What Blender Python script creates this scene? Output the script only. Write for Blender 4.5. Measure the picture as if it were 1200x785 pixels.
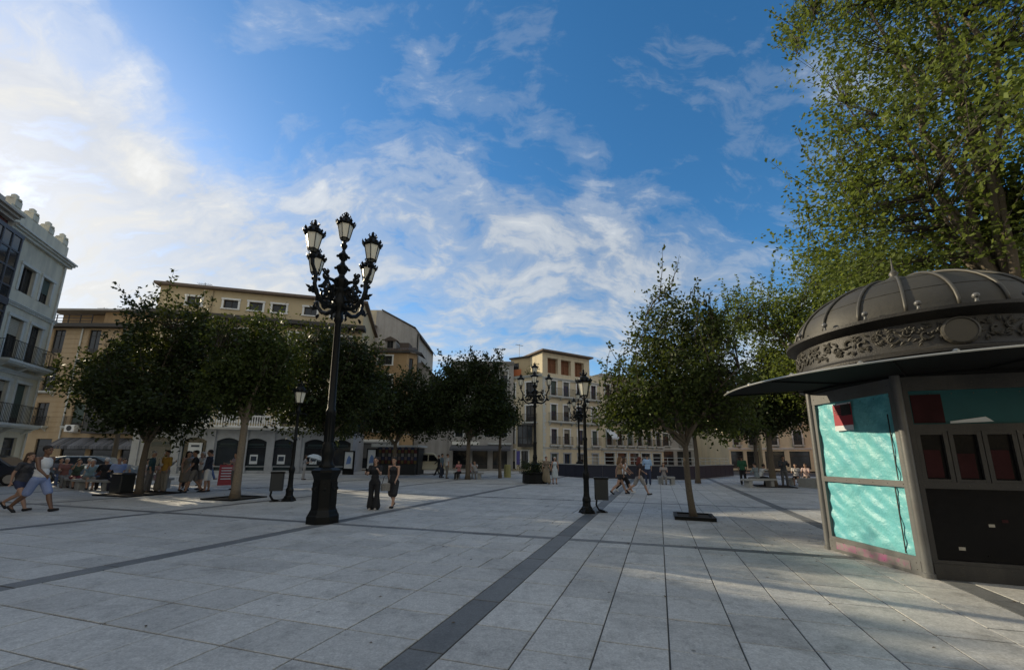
import bpy, bmesh, math, random
import numpy as np
from mathutils import Vector, Matrix, Euler

# ------------------------------------------------------------------ scene
S = bpy.context.scene
for o in list(bpy.data.objects):
    bpy.data.objects.remove(o)
COL = S.collection
R = math.radians
PI = math.pi

# camera: eye height 1.6 m, ultra wide lens tilted up
cam = bpy.data.cameras.new('camera')
camo = bpy.data.objects.new('camera', cam)
COL.objects.link(camo)
cam.sensor_fit = 'HORIZONTAL'
cam.sensor_width = 36.0
cam.lens = 455.0 / 1200 * 36
cam.shift_y = 0.0479
cam.clip_start = 0.05
cam.clip_end = 3000
camo.matrix_world = Matrix.Translation((0, 0, 1.6)) @ Matrix.Rotation(R(90 + 10.6), 4, 'X') @ Matrix.Rotation(R(0.5), 4, 'Z')
S.camera = camo
S.render.resolution_x = 1024
S.render.resolution_y = 669

SUN_EL = 22.0
SUN_AZ = -60.5            # clockwise from +Y (ahead); the sun stands to the left, a little ahead
sd = Vector((math.sin(R(SUN_AZ)) * math.cos(R(SUN_EL)), math.cos(R(SUN_AZ)) * math.cos(R(SUN_EL)), math.sin(R(SUN_EL))))
sun = bpy.data.lights.new('sun', 'SUN')
sun.energy = 4.2
sun.angle = R(0.55)
sun.color = (1.0, 0.86, 0.62)
suno = bpy.data.objects.new('sun', sun)
COL.objects.link(suno)
suno.rotation_mode = 'QUATERNION'
suno.rotation_quaternion = sd.to_track_quat('Z', 'Y')

S.view_settings.view_transform = 'Standard'
S.view_settings.look = 'None'
S.view_settings.gamma = 1
S.view_settings.exposure = 0.22


# ------------------------------------------------------------------ node helper
class NT:
    def __init__(self, tree):
        self.t = tree
        self.t.nodes.clear()

    def n(self, kind, **kw):
        nd = self.t.nodes.new(kind)
        for k, v in kw.items():
            if k in nd.inputs:
                self.put(nd, k, v)
            else:
                setattr(nd, k, v)
        return nd

    def put(self, nd, k, v):
        if isinstance(v, bpy.types.NodeSocket):
            self.t.links.new(v, nd.inputs[k])
        else:
            nd.inputs[k].default_value = v

    def link(self, a, b):
        self.t.links.new(a, b)

    def math(self, op, a, b=None, c=None, clamp=False):
        nd = self.t.nodes.new('ShaderNodeMath')
        nd.operation = op
        nd.use_clamp = clamp
        for i, v in enumerate((a, b, c)):
            if v is not None:
                self.put(nd, i, v)
        return nd.outputs[0]

    def ramp(self, f, stops, interp='LINEAR'):
        nd = self.t.nodes.new('ShaderNodeValToRGB')
        nd.color_ramp.interpolation = interp
        el = nd.color_ramp.elements
        while len(el) > 1:
            el.remove(el[0])
        el[0].position = stops[0][0]
        el[0].color = self.c4(stops[0][1])
        for p, c in stops[1:]:
            e = el.new(p)
            e.color = self.c4(c)
        self.link(f, nd.inputs[0])
        return nd.outputs[0]

    @staticmethod
    def c4(c):
        if isinstance(c, (int, float)):
            return (c, c, c, 1)
        return tuple(c) + (1,) if len(c) == 3 else tuple(c)

    def mix(self, f, a, b, mode='MIX'):
        nd = self.t.nodes.new('ShaderNodeMix')
        nd.data_type = 'RGBA'
        nd.blend_type = mode
        self.put(nd, 0, f)
        for i, v in ((6, a), (7, b)):
            if isinstance(v, bpy.types.NodeSocket):
                self.link(v, nd.inputs[i])
            else:
                nd.inputs[i].default_value = self.c4(v)
        return nd.outputs[2]


# ------------------------------------------------------------------ world: Nishita sky with high cloud
world = bpy.data.worlds.new('World')
S.world = world
world.use_nodes = True
w = NT(world.node_tree)
sky = w.n('ShaderNodeTexSky', sky_type='NISHITA')
sky.sun_disc = False
sky.sun_elevation = R(SUN_EL)
sky.sun_rotation = R(SUN_AZ)
sky.altitude = 600
sky.air_density = 1.0
sky.dust_density = 0.6
sky.ozone_density = 3.0
tc = w.n('ShaderNodeTexCoord')
sep = w.n('ShaderNodeSeparateXYZ')
w.link(tc.outputs['Generated'], sep.inputs[0])
zc = w.math('MAXIMUM', sep.outputs['Z'], 0.03)
zc = w.math('ADD', zc, 0.22)
px = w.math('DIVIDE', sep.outputs['X'], zc)
py = w.math('DIVIDE', sep.outputs['Y'], zc)
cmb = w.n('ShaderNodeCombineXYZ')
w.link(px, cmb.inputs[0])
w.link(py, cmb.inputs[1])
P = cmb.outputs[0]
# texture coordinates with less crowding towards the horizon
zt = w.math('ADD', w.math('MAXIMUM', sep.outputs['Z'], 0.0), 0.62)
ctx = w.n('ShaderNodeCombineXYZ')
w.link(w.math('DIVIDE', sep.outputs['X'], zt), ctx.inputs[0])
w.link(w.math('DIVIDE', sep.outputs['Y'], zt), ctx.inputs[1])
w.link(w.math('MULTIPLY', sep.outputs['Z'], 0.35), ctx.inputs[2])
# large soft warp
wn = w.n('ShaderNodeTexNoise', Vector=ctx.outputs[0], Scale=2.6, Detail=4.0, Roughness=0.55)
warp = w.n('ShaderNodeVectorMath', operation='MULTIPLY_ADD')
w.link(wn.outputs['Color'], warp.inputs[0])
warp.inputs[1].default_value = (0.30, 0.30, 0.0)
w.link(P, warp.inputs[2])
wpt = w.n('ShaderNodeVectorMath', operation='MULTIPLY_ADD')
w.link(wn.outputs['Color'], wpt.inputs[0])
wpt.inputs[1].default_value = (0.22, 0.22, 0.1)
w.link(ctx.outputs[0], wpt.inputs[2])
# streaky cirrus noise
mp = w.n('ShaderNodeMapping')
w.link(wpt.outputs[0], mp.inputs['Vector'])
mp.inputs['Rotation'].default_value = (0, 0, R(-38))
mp.inputs['Scale'].default_value = (4.2, 10.0, 4)
n1 = w.n('ShaderNodeTexNoise', Scale=1.35, Detail=10.0, Roughness=0.62, Distortion=0.15)
w.link(mp.outputs[0], n1.inputs['Vector'])
n2 = w.n('ShaderNodeTexNoise', Scale=7.0, Detail=10.0, Roughness=0.62, Distortion=0.25)
w.link(wpt.outputs[0], n2.inputs['Vector'])
mp3 = w.n('ShaderNodeMapping')
w.link(wpt.outputs[0], mp3.inputs['Vector'])
mp3.inputs['Rotation'].default_value = (0, 0, R(25))
mp3.inputs['Scale'].default_value = (7.0, 19.0, 5)
n3 = w.n('ShaderNodeTexNoise', Scale=1.7, Detail=7.0, Roughness=0.62, Distortion=0.25)
w.link(mp3.outputs[0], n3.inputs['Vector'])
# the visible cloud bank lies low and to the west, thinning overhead
wx = w.n('ShaderNodeSeparateXYZ')
w.link(warp.outputs[0], wx.inputs[0])
qx = w.math('SUBTRACT', wx.outputs['X'], 0.15)
qy = w.math('SUBTRACT', wx.outputs['Y'], 0.15)
mA = w.math('SUBTRACT', w.math('SUBTRACT', qy, 0.92), w.math('MULTIPLY', w.math('MAXIMUM', w.math('ADD', qx, 0.25), 0.0), 0.26))
mB = w.math('MULTIPLY', w.math('SUBTRACT', w.math('ADD', w.math('MULTIPLY', qy, 0.30), -1.01), qx), 1.3)
mk = w.n('ShaderNodeMath', operation='SMOOTH_MAX')
w.link(mA, mk.inputs[0]); w.link(mB, mk.inputs[1]); mk.inputs[2].default_value = 0.12
west = w.math('MULTIPLY', w.math('MINIMUM', w.math('MAXIMUM', w.math('SUBTRACT', -0.35, qx), 0.0), 0.6), 0.20)
mk = w.math('MULTIPLY', mk.outputs[0], 0.75)
mk = w.math('ADD', w.math('MINIMUM', mk, 0.10), w.math('MULTIPLY', west, w.math('GREATER_THAN', mk, -10.0)))
mk = w.math('MAXIMUM', mk, -0.125)
hi = w.math('MULTIPLY', w.math('MAXIMUM', w.math('SUBTRACT', 0.75, w.math('ABSOLUTE', w.math('SUBTRACT', qx, 0.35))), 0.0), 0.035)
mk = w.math('ADD', mk, hi)
back = w.math('MULTIPLY', w.math('MINIMUM', w.math('MAXIMUM', w.math('SUBTRACT', 0.28, qy), 0.0), 0.5), 1.1)  # unseen cloud added behind and overhead to lift the ambient light
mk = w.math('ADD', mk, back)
nn = w.math('ADD', w.math('MULTIPLY', n1.outputs[0], 0.42), w.math('MULTIPLY', n2.outputs[0], 0.42))
nn = w.math('ADD', nn, w.math('MULTIPLY', n3.outputs[0], 0.22))
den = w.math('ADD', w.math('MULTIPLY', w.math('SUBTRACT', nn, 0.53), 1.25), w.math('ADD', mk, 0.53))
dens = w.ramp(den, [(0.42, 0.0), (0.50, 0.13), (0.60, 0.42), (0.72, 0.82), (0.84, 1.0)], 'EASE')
# brightness of cloud: brighter towards the sun, mottled grey where thick
dp = w.n('ShaderNodeVectorMath', operation='DOT_PRODUCT')
w.link(tc.outputs['Generated'], dp.inputs[0])
dp.inputs[1].default_value = sd
glow = w.math('POWER', w.math('MAXIMUM', dp.outputs['Value'], 0.0), 6.0)
cb = w.math('ADD', w.math('MULTIPLY', glow, 1.4), 3.85)
mot = w.math('ADD', w.math('MULTIPLY', w.math('SUBTRACT', n3.outputs[0], 0.5), 0.30), 1.0)
mot2 = w.math('ADD', w.math('MULTIPLY', w.math('SUBTRACT', w.math('ADD', w.math('MULTIPLY', n2.outputs[0], 0.5), w.math('MULTIPLY', n1.outputs[0], 0.5)), 0.5), 1.5), 1.0)
cb = w.math('MULTIPLY', w.math('MULTIPLY', cb, mot), mot2)
cc = w.n('ShaderNodeVectorMath', operation='SCALE')
tint = w.mix(glow, (0.95, 1.0, 1.04), (1.0, 1.0, 0.985))
w.link(tint, cc.inputs[0])
w.link(cb, cc.inputs['Scale'])
hsv = w.n('ShaderNodeHueSaturation', Hue=0.495, Saturation=1.24, Value=1.2)
w.link(sky.outputs[0], hsv.inputs['Color'])
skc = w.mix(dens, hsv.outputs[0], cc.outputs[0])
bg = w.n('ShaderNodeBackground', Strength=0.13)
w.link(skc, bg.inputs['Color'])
wo = w.n('ShaderNodeOutputWorld')
w.link(bg.outputs[0], wo.inputs['Surface'])
world.cycles.sampling_method = 'MANUAL'
world.cycles.sample_map_resolution = 1024


# ------------------------------------------------------------------ materials
MATS = {}


def mat(name, col, rough=0.7, metal=0.0, var=0.15, scale=6.0, bump=0.0, bscale=40.0, spec=0.5, island=0.0,
        stain=None, stain_scale=1.2, stain_amt=0.5, streak=False, emit=0.0, coat=0.0):
    m = bpy.data.materials.new(name)
    m.use_nodes = True
    t = NT(m.node_tree)
    tcn = t.n('ShaderNodeTexCoord')
    co = tcn.outputs['Object']
    nz = t.n('ShaderNodeTexNoise', Vector=co, Scale=scale, Detail=5.0, Roughness=0.6)
    f = t.math('ADD', t.math('MULTIPLY', t.math('SUBTRACT', nz.outputs[0], 0.5), 2 * var), 1.0)
    if island:
        g = t.n('ShaderNodeNewGeometry')
        oi = t.n('ShaderNodeObjectInfo')
        rr = t.math('FRACT', t.math('ADD', g.outputs['Random Per Island'], oi.outputs['Random']))
        f = t.math('MULTIPLY', f, t.math('ADD', t.math('MULTIPLY', t.math('SUBTRACT', rr, 0.5), 2 * island), 1.0))
    v = t.n('ShaderNodeVectorMath', operation='SCALE')
    base = NT.c4(col)
    if stain is not None:
        mpn = t.n('ShaderNodeMapping')
        t.link(co, mpn.inputs['Vector'])
        mpn.inputs['Scale'].default_value = (1, 1, 0.18 if streak else 1)
        ns = t.n('ShaderNodeTexNoise', Scale=stain_scale, Detail=6.0, Roughness=0.65)
        t.link(mpn.outputs[0], ns.inputs['Vector'])
        sm = t.ramp(ns.outputs[0], [(0.45, 0.0), (0.68, stain_amt)])
        bc = t.mix(sm, base, stain)
        t.link(bc, v.inputs[0])
    else:
        v.inputs[0].default_value = base[:3]
    t.link(f, v.inputs['Scale'])
    p = t.n('ShaderNodeBsdfPrincipled', Roughness=rough, Metallic=metal)
    t.link(v.outputs[0], p.inputs['Base Color'])
    p.inputs['Specular IOR Level'].default_value = spec
    p.inputs['Coat Weight'].default_value = coat
    if emit:
        t.link(v.outputs[0], p.inputs['Emission Color'])
        p.inputs['Emission Strength'].default_value = emit
    if bump:
        nb = t.n('ShaderNodeTexNoise', Vector=co, Scale=bscale, Detail=4.0, Roughness=0.6)
        b = t.n('ShaderNodeBump', Strength=min(1.0, bump), Distance=0.02)
        t.link(nb.outputs[0], b.inputs['Height'])
        t.link(b.outputs[0], p.inputs['Normal'])
    o = t.n('ShaderNodeOutputMaterial')
    t.link(p.outputs[0], o.inputs[0])
    MATS[name] = m
    return m


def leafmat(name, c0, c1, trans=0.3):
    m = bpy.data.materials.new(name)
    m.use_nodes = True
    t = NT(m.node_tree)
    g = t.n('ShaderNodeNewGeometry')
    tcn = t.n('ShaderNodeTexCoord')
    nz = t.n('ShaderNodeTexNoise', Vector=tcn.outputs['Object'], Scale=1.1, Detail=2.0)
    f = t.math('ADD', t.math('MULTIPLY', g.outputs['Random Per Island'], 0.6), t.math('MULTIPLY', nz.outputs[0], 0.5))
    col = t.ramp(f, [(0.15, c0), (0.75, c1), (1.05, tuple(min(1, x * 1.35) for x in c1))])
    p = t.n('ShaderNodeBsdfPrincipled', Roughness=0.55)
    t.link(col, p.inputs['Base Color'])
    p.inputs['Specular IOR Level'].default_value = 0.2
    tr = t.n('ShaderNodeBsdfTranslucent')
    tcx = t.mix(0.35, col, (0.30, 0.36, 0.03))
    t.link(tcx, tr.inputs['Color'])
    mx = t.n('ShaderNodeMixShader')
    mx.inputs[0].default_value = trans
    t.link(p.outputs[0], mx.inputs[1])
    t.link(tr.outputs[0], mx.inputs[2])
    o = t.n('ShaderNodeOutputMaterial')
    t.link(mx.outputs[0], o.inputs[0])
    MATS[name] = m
    return m


def pavemat(name, col, isl, dark):
    """granite slab: speckle, broad dirt patches, small dark stains, slab to slab tone changes"""
    m = bpy.data.materials.new(name)
    m.use_nodes = True
    t = NT(m.node_tree)
    g = t.n('ShaderNodeNewGeometry')
    oi = t.n('ShaderNodeObjectInfo')
    pos = g.outputs['Position']
    rr = t.math('FRACT', t.math('ADD', g.outputs['Random Per Island'], oi.outputs['Random']))
    a = t.n('ShaderNodeTexNoise', Vector=pos, Scale=0.6, Detail=7.0, Roughness=0.7)
    b = t.n('ShaderNodeTexNoise', Vector=pos, Scale=13.0, Detail=9.0, Roughness=0.82)
    c = t.n('ShaderNodeTexNoise', Vector=pos, Scale=48.0, Detail=5.0, Roughness=0.75)
    d = t.n('ShaderNodeTexVoronoi', Vector=pos, Scale=1.7)
    f = t.math('ADD', t.math('MULTIPLY', t.math('SUBTRACT', rr, 0.5), isl), 1.0)
    f = t.math('MULTIPLY', f, t.math('ADD', t.math('MULTIPLY', a.outputs[0], 0.55), 0.72))
    f = t.math('MULTIPLY', f, t.math('ADD', t.math('MULTIPLY', b.outputs[0], 1.5), 0.25))
    f = t.math('MULTIPLY', f, t.math('ADD', t.math('MULTIPLY', c.outputs[0], 1.5), 0.25))
    gum = t.ramp(d.outputs['Distance'], [(0.030, 0.45), (0.045, 1.0)])
    sp2 = t.n('ShaderNodeTexNoise', Vector=pos, Scale=0.9, Detail=9.0, Roughness=0.8, Distortion=0.6)
    f = t.math('MULTIPLY', f, t.ramp(sp2.outputs[0], [(0.36, 0.78), (0.47, 1.0), (0.60, 1.0), (0.70, 1.12)]))
    f = t.math('MULTIPLY', f, gum)
    dirt = t.n('ShaderNodeTexNoise', Vector=pos, Scale=2.6, Detail=8.0, Roughness=0.78, Distortion=0.2)
    dm = t.ramp(dirt.outputs[0], [(0.52, 0.0), (0.66, dark)])
    bc = t.mix(dm, col, tuple(x * 0.5 for x in col))
    v = t.n('ShaderNodeVectorMath', operation='SCALE')
    t.link(bc, v.inputs[0])
    t.link(f, v.inputs['Scale'])
    p = t.n('ShaderNodeBsdfPrincipled')
    t.link(v.outputs[0], p.inputs['Base Color'])
    ro = t.math('ADD', t.math('MULTIPLY', b.outputs[0], 0.35), 0.36)
    t.link(ro, p.inputs['Roughness'])
    p.inputs['Specular IOR Level'].default_value = 0.45
    bp = t.n('ShaderNodeBump', Strength=0.6, Distance=0.008)
    t.link(t.math('ADD', b.outputs[0], t.math('MULTIPLY', c.outputs[0], 0.5)), bp.inputs['Height'])
    t.link(bp.outputs[0], p.inputs['Normal'])
    o = t.n('ShaderNodeOutputMaterial')
    t.link(p.outputs[0], o.inputs[0])
    MATS[name] = m
    return m


def glassmat(name, col, rough=0.08):
    m = bpy.data.materials.new(name)
    m.use_nodes = True
    t = NT(m.node_tree)
    oi = t.n('ShaderNodeObjectInfo')
    tcn = t.n('ShaderNodeTexCoord')
    nz = t.n('ShaderNodeTexNoise', Vector=tcn.outputs['Object'], Scale=1.3, Detail=1.0)
    v = t.n('ShaderNodeVectorMath', operation='SCALE')
    v.inputs[0].default_value = col
    t.link(t.math('ADD', t.math('MULTIPLY', oi.outputs['Random'], 1.6), 0.3), v.inputs['Scale'])
    p = t.n('ShaderNodeBsdfPrincipled', Roughness=rough)
    t.link(v.outputs[0], p.inputs['Base Color'])
    b = t.n('ShaderNodeBump', Strength=0.12, Distance=0.02)
    t.link(nz.outputs[0], b.inputs['Height'])
    t.link(b.outputs[0], p.inputs['Normal'])
    o = t.n('ShaderNodeOutputMaterial')
    t.link(p.outputs[0], o.inputs[0])
    MATS[name] = m
    return m


M = MATS
pavemat('granite', (0.455, 0.452, 0.43), 0.20, 0.6)
pavemat('granite_dark', (0.15, 0.155, 0.155), 0.35, 0.4)
mat('joint', (0.075, 0.075, 0.072), 0.95)
mat('asphalt', (0.055, 0.056, 0.06), 0.9, bump=0.3, bscale=60)
mat('iron', (0.006, 0.007, 0.007), 0.42, 0.0, var=0.3, scale=15, bump=0.15, bscale=60, spec=0.2)
mat('pale_render', (0.60, 0.575, 0.47), 0.9, var=0.10, scale=3, stain=(0.26, 0.27, 0.25), streak=True, stain_amt=0.55, bump=0.1)
mat('pale_trim', (0.55, 0.57, 0.54), 0.85, stain=(0.3, 0.3, 0.29), stain_amt=0.4)
mat('ochre_render', (0.42, 0.32, 0.20), 0.9, var=0.12, scale=2, stain=(0.36, 0.24, 0.12), streak=True, stain_amt=0.5)
mat('yellow_render', (0.52, 0.42, 0.26), 0.9, var=0.10, scale=2, stain=(0.42, 0.34, 0.2), streak=True, stain_amt=0.4)
mat('cream_render', (0.66, 0.565, 0.39), 0.9, var=0.10, scale=2, stain=(0.42, 0.38, 0.28), streak=True, stain_amt=0.5)
mat('orange_render', (0.40, 0.27, 0.14), 0.9, var=0.12, scale=2, stain=(0.30, 0.2, 0.11), streak=True, stain_amt=0.5)
mat('grey_render', (0.38, 0.36, 0.33), 0.95, var=0.15, scale=1.5, stain=(0.22, 0.21, 0.19), streak=True, stain_amt=0.6)
mat('stone_grey', (0.36, 0.38, 0.40), 0.85, var=0.12, scale=3, stain=(0.22, 0.23, 0.24), stain_amt=0.5)
mat('white_paint', (0.74, 0.74, 0.71), 0.7, var=0.08)
mat('dark_wood', (0.035, 0.032, 0.03), 0.55, var=0.3)
mat('brick', (0.40, 0.17, 0.09), 0.9, var=0.3, scale=9, bump=0.3, bscale=20, stain=(0.25, 0.1, 0.06))
mat('roof_tile', (0.13, 0.10, 0.08), 0.9, var=0.3, scale=5, island=0.3)
mat('eave', (0.06, 0.055, 0.05), 0.8)
mat('black_paint', (0.015, 0.015, 0.016), 0.5)
mat('gallery_frame', (0.05, 0.06, 0.08), 0.5)
mat('burgundy', (0.12, 0.035, 0.03), 0.6)
mat('concrete', (0.36, 0.36, 0.34), 0.9, bump=0.2, stain=(0.2, 0.2, 0.19))
mat('navy_panel', (0.012, 0.016, 0.035), 0.45)
mat('bark', (0.13, 0.105, 0.075), 0.95, var=0.4, scale=20, bump=0.9, bscale=45)
mat('bark_pale', (0.22, 0.18, 0.13), 0.95, var=0.4, scale=18, bump=0.9, bscale=45)
mat('twig', (0.035, 0.028, 0.02), 0.95)
mat('soil', (0.05, 0.04, 0.03), 0.95, bump=0.8)
glassmat('glass', (0.018, 0.022, 0.026))
glassmat('glass_blue', (0.03, 0.045, 0.08), 0.05)
mat('shutter_dark', (0.06, 0.06, 0.055), 0.7, var=0.2)
mat('metal_shutter', (0.12, 0.13, 0.14), 0.5, 0.4)
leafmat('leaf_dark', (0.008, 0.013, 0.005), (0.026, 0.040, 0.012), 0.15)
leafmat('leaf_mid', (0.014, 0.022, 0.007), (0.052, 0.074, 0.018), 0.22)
leafmat('leaf_big', (0.032, 0.052, 0.013), (0.150, 0.190, 0.042), 0.44)


# ------------------------------------------------------------------ object helpers
def tag(o, label=None, cat=None, group=None, kind=None):
    if label: o['label'] = label
    if cat: o['category'] = cat
    if group: o['group'] = group
    if kind: o['kind'] = kind
    return o


def empty(name, loc=(0, 0, 0), rz=0.0, label=None, cat=None, group=None):
    o = bpy.data.objects.new(name, None)
    o.empty_display_size = 0.3
    o.location = loc
    o.rotation_euler = (0, 0, rz)
    COL.objects.link(o)
    return tag(o, label, cat, group)


def link(name, me, parent=None, loc=None, rz=None):
    o = bpy.data.objects.new(name, me)
    COL.objects.link(o)
    if parent is not None:
        o.parent = parent
    if loc is not None:
        o.location = loc
    if rz is not None:
        o.rotation_euler = (0, 0, rz)
    return o


def copy_tree(o, parent=None):
    c = o.copy()
    COL.objects.link(c)
    c.parent = parent
    for ch in o.children:
        copy_tree(ch, c)
    return c


class MB:
    """collects simple shapes into one mesh"""
    def __init__(self):
        self.v = []
        self.f = []

    def add(self, vs, fs, mx=None):
        n = len(self.v)
        if mx is not None:
            vs = [tuple(mx @ Vector(p)) for p in vs]
        self.v += [tuple(p) for p in vs]
        self.f += [tuple(i + n for i in q) for q in fs]
        return self

    def box(self, x0, x1, y0, y1, z0, z1, mx=None):
        vs = [(x0, y0, z0), (x1, y0, z0), (x1, y1, z0), (x0, y1, z0), (x0, y0, z1), (x1, y0, z1), (x1, y1, z1), (x0, y1, z1)]
        fs = [(0, 3, 2, 1), (4, 5, 6, 7), (0, 1, 5, 4), (1, 2, 6, 5), (2, 3, 7, 6), (3, 0, 4, 7)]
        return self.add(vs, fs, mx)

    def bbox(self, x0, x1, y0, y1, z0, z1, b, mx=None):
        """box with chamfered vertical and top edges"""
        prof = [(0, z0), (0, z1 - b), (b, z1)]
        vs = []
        for ins, z in prof:
            for (x, y, sx, sy) in ((x0, y0, 1, 1), (x1, y0, -1, 1), (x1, y1, -1, -1), (x0, y1, 1, -1)):
                if (sx, sy) in ((1, 1), (-1, -1)):
                    vs.append((x + sx * ins, y + sy * (b + ins), z)); vs.append((x + sx * (b + ins), y + sy * ins, z))
                else:
                    vs.append((x + sx * (b + ins), y + sy * ins, z)); vs.append((x + sx * ins, y + sy * (b + ins), z))
        fs = []
        for r in range(2):
            for i in range(8):
                j = (i + 1) % 8
                fs.append((r * 8 + i, r * 8 + j, r * 8 + 8 + j, r * 8 + 8 + i))
        fs.append(tuple(range(16, 24)))
        fs.append(tuple(reversed(range(0, 8))))
        return self.add(vs, fs, mx)

    def tube(self, pts, rad, n=8, cap=True, mx=None):
        pts = [Vector(p) for p in pts]
        if isinstance(rad, (int, float)):
            rad = [rad] * len(pts)
        vs = []
        fs = []
        up = None
        for i, p in enumerate(pts):
            d = (pts[min(i + 1, len(pts) - 1)] - pts[max(i - 1, 0)])
            if d.length < 1e-9:
                d = Vector((0, 0, 1))
            d.normalize()
            if up is None:
                up = Vector((1, 0, 0)) if abs(d.x) < 0.8 else Vector((0, 1, 0))
            u = (up - d * up.dot(d))
            if u.length < 1e-4:
                u = Vector((0, 1, 0)) - d * d.y
            u.normalize()
            up = u
            v = d.cross(u)
            for k in range(n):
                a = 2 * PI * k / n
                vs.append(tuple(p + (u * math.cos(a) + v * math.sin(a)) * rad[i]))
        for i in range(len(pts) - 1):
            for k in range(n):
                k2 = (k + 1) % n
                fs.append((i * n + k, i * n + k2, (i + 1) * n + k2, (i + 1) * n + k))
        if cap:
            fs.append(tuple(reversed(range(n))))
            fs.append(tuple(range((len(pts) - 1) * n, len(pts) * n)))
        return self.add(vs, fs, mx)

    def lathe(self, prof, n=16, c=(0, 0), mx=None, rot=0.0, caps=True):
        vs = []
        fs = []
        for r, z in prof:
            for k in range(n):
                a = 2 * PI * k / n + rot
                vs.append((c[0] + r * math.cos(a), c[1] + r * math.sin(a), z))
        for i in range(len(prof) - 1):
            for k in range(n):
                k2 = (k + 1) % n
                fs.append((i * n + k, i * n + k2, (i + 1) * n + k2, (i + 1) * n + k))
        if caps:
            fs.append(tuple(reversed(range(n))))
            fs.append(tuple(range((len(prof) - 1) * n, len(prof) * n)))
        return self.add(vs, fs, mx)

    def ball(self, c, r, n=8, m=5, s=(1, 1, 1), mx=None):
        prof = []
        vs = []
        fs = []
        for i in range(m + 1):
            th = PI * i / m
            rr = max(0.004, math.sin(th))
            for k in range(n):
                a = 2 * PI * k / n
                vs.append((c[0] + r * rr * math.cos(a) * s[0], c[1] + r * rr * math.sin(a) * s[1], c[2] - r * math.cos(th) * s[2]))
        for i in range(m):
            for k in range(n):
                k2 = (k + 1) % n
                fs.append((i * n + k, i * n + k2, (i + 1) * n + k2, (i + 1) * n + k))
        return self.add(vs, fs, mx)

    def prism(self, poly, z0, z1, mx=None):
        n = len(poly)
        vs = [(p[0], p[1], z0) for p in poly] + [(p[0], p[1], z1) for p in poly]
        fs = [tuple(reversed(range(n))), tuple(range(n, 2 * n))]
        for i in range(n):
            j = (i + 1) % n
            fs.append((i, j, n + j, n + i))
        return self.add(vs, fs, mx)

    def mesh(self, name, m, smooth=False):
        me = bpy.data.meshes.new(name)
        me.from_pydata(self.v, [], self.f)
        me.materials.append(M[m] if isinstance(m, str) else m)
        if smooth:
            me.polygons.foreach_set('use_smooth', [True] * len(me.polygons))
        me.update()
        return me

    def build(self, name, m, parent=None, loc=None, rz=None, smooth=False):
        return link(name, self.mesh(name, m, smooth), parent, loc, rz)


def autosmooth(o, ang=40):
    me = o.data
    bm = bmesh.new()
    bm.from_mesh(me)
    for e in bm.edges:
        if len(e.link_faces) == 2:
            e.smooth = e.calc_face_angle(0) < R(ang)
    for f in bm.faces:
        f.smooth = True
    bm.to_mesh(me)
    bm.free()
    return o


def rotm(ax, deg):
    return Matrix.Rotation(R(deg), 4, ax)


# ------------------------------------------------------------------ ground and paving
gb = MB()
gb.box(-400, 400, -300, 700, -0.6, -0.16)
ground = tag(gb.build('ground', 'asphalt'), kind='structure')

E1 = Vector((0.350, 0.937))     # direction of the long dark bands
E2 = Vector((0.961, -0.276))


def gp(a, b):
    return E1 * a + E2 * b


A0, A1_, B0, B1_ = -13.4, 44.2, -40.95, 37.05
SA, SB = 7.2, 5.6
plz = [gp(A0, B0), gp(A0, B1_), gp(A1_, B1_), gp(A1_, B0)]
pb = MB().prism([(p.x, p.y) for p in plz], -0.15, -0.012)
plaza = tag(pb.build('plaza_pavement', 'joint'), kind='structure')

rnd = random.Random(5)
bands_b = [-1.93 + SB * k for k in range(-7, 8) if B0 < -1.93 + SB * k < B1_ - 0.3]
bands_a = [8.2 + SA * k for k in range(-3, 6) if A0 < 8.2 + SA * k < A1_ - 0.3]
HW = 0.165
G_ = 0.0075


def quad_slab(a0, a1, b0, b1):
    g = G_
    return (a0 + g, a1 - g, b0 + g, b1 - g)


def slab_geo(mb, a0, a1, b0, b1, h, org=(0, 0)):
    c = 0.004
    pts = [(a0, b0), (a0, b1), (a1, b1), (a1, b0)]
    ins = [(a0 + c, b0 + c), (a0 + c, b1 - c), (a1 - c, b1 - c), (a1 - c, b0 + c)]
    o = Vector(org)
    lo = [tuple(gp(*p) - o) + (-0.011,) for p in pts]
    md = [tuple(gp(*p) - o) + (h - 0.003,) for p in pts]
    hi = [tuple(gp(*p) - o) + (h,) for p in ins]
    vs = lo + md + hi
    fs = [(8, 9, 10, 11)]
    for i in range(4):
        j = (i + 1) % 4
        fs.append((i, j, 4 + j, 4 + i))
        fs.append((4 + i, 4 + j, 8 + j, 8 + i))
    mb.add(vs, fs)


def in_view(p):
    if p.y < 0.3:
        return False
    return abs(p.x) < (p.y + 1.0) * 1.42 and p.length > 2.6


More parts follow.
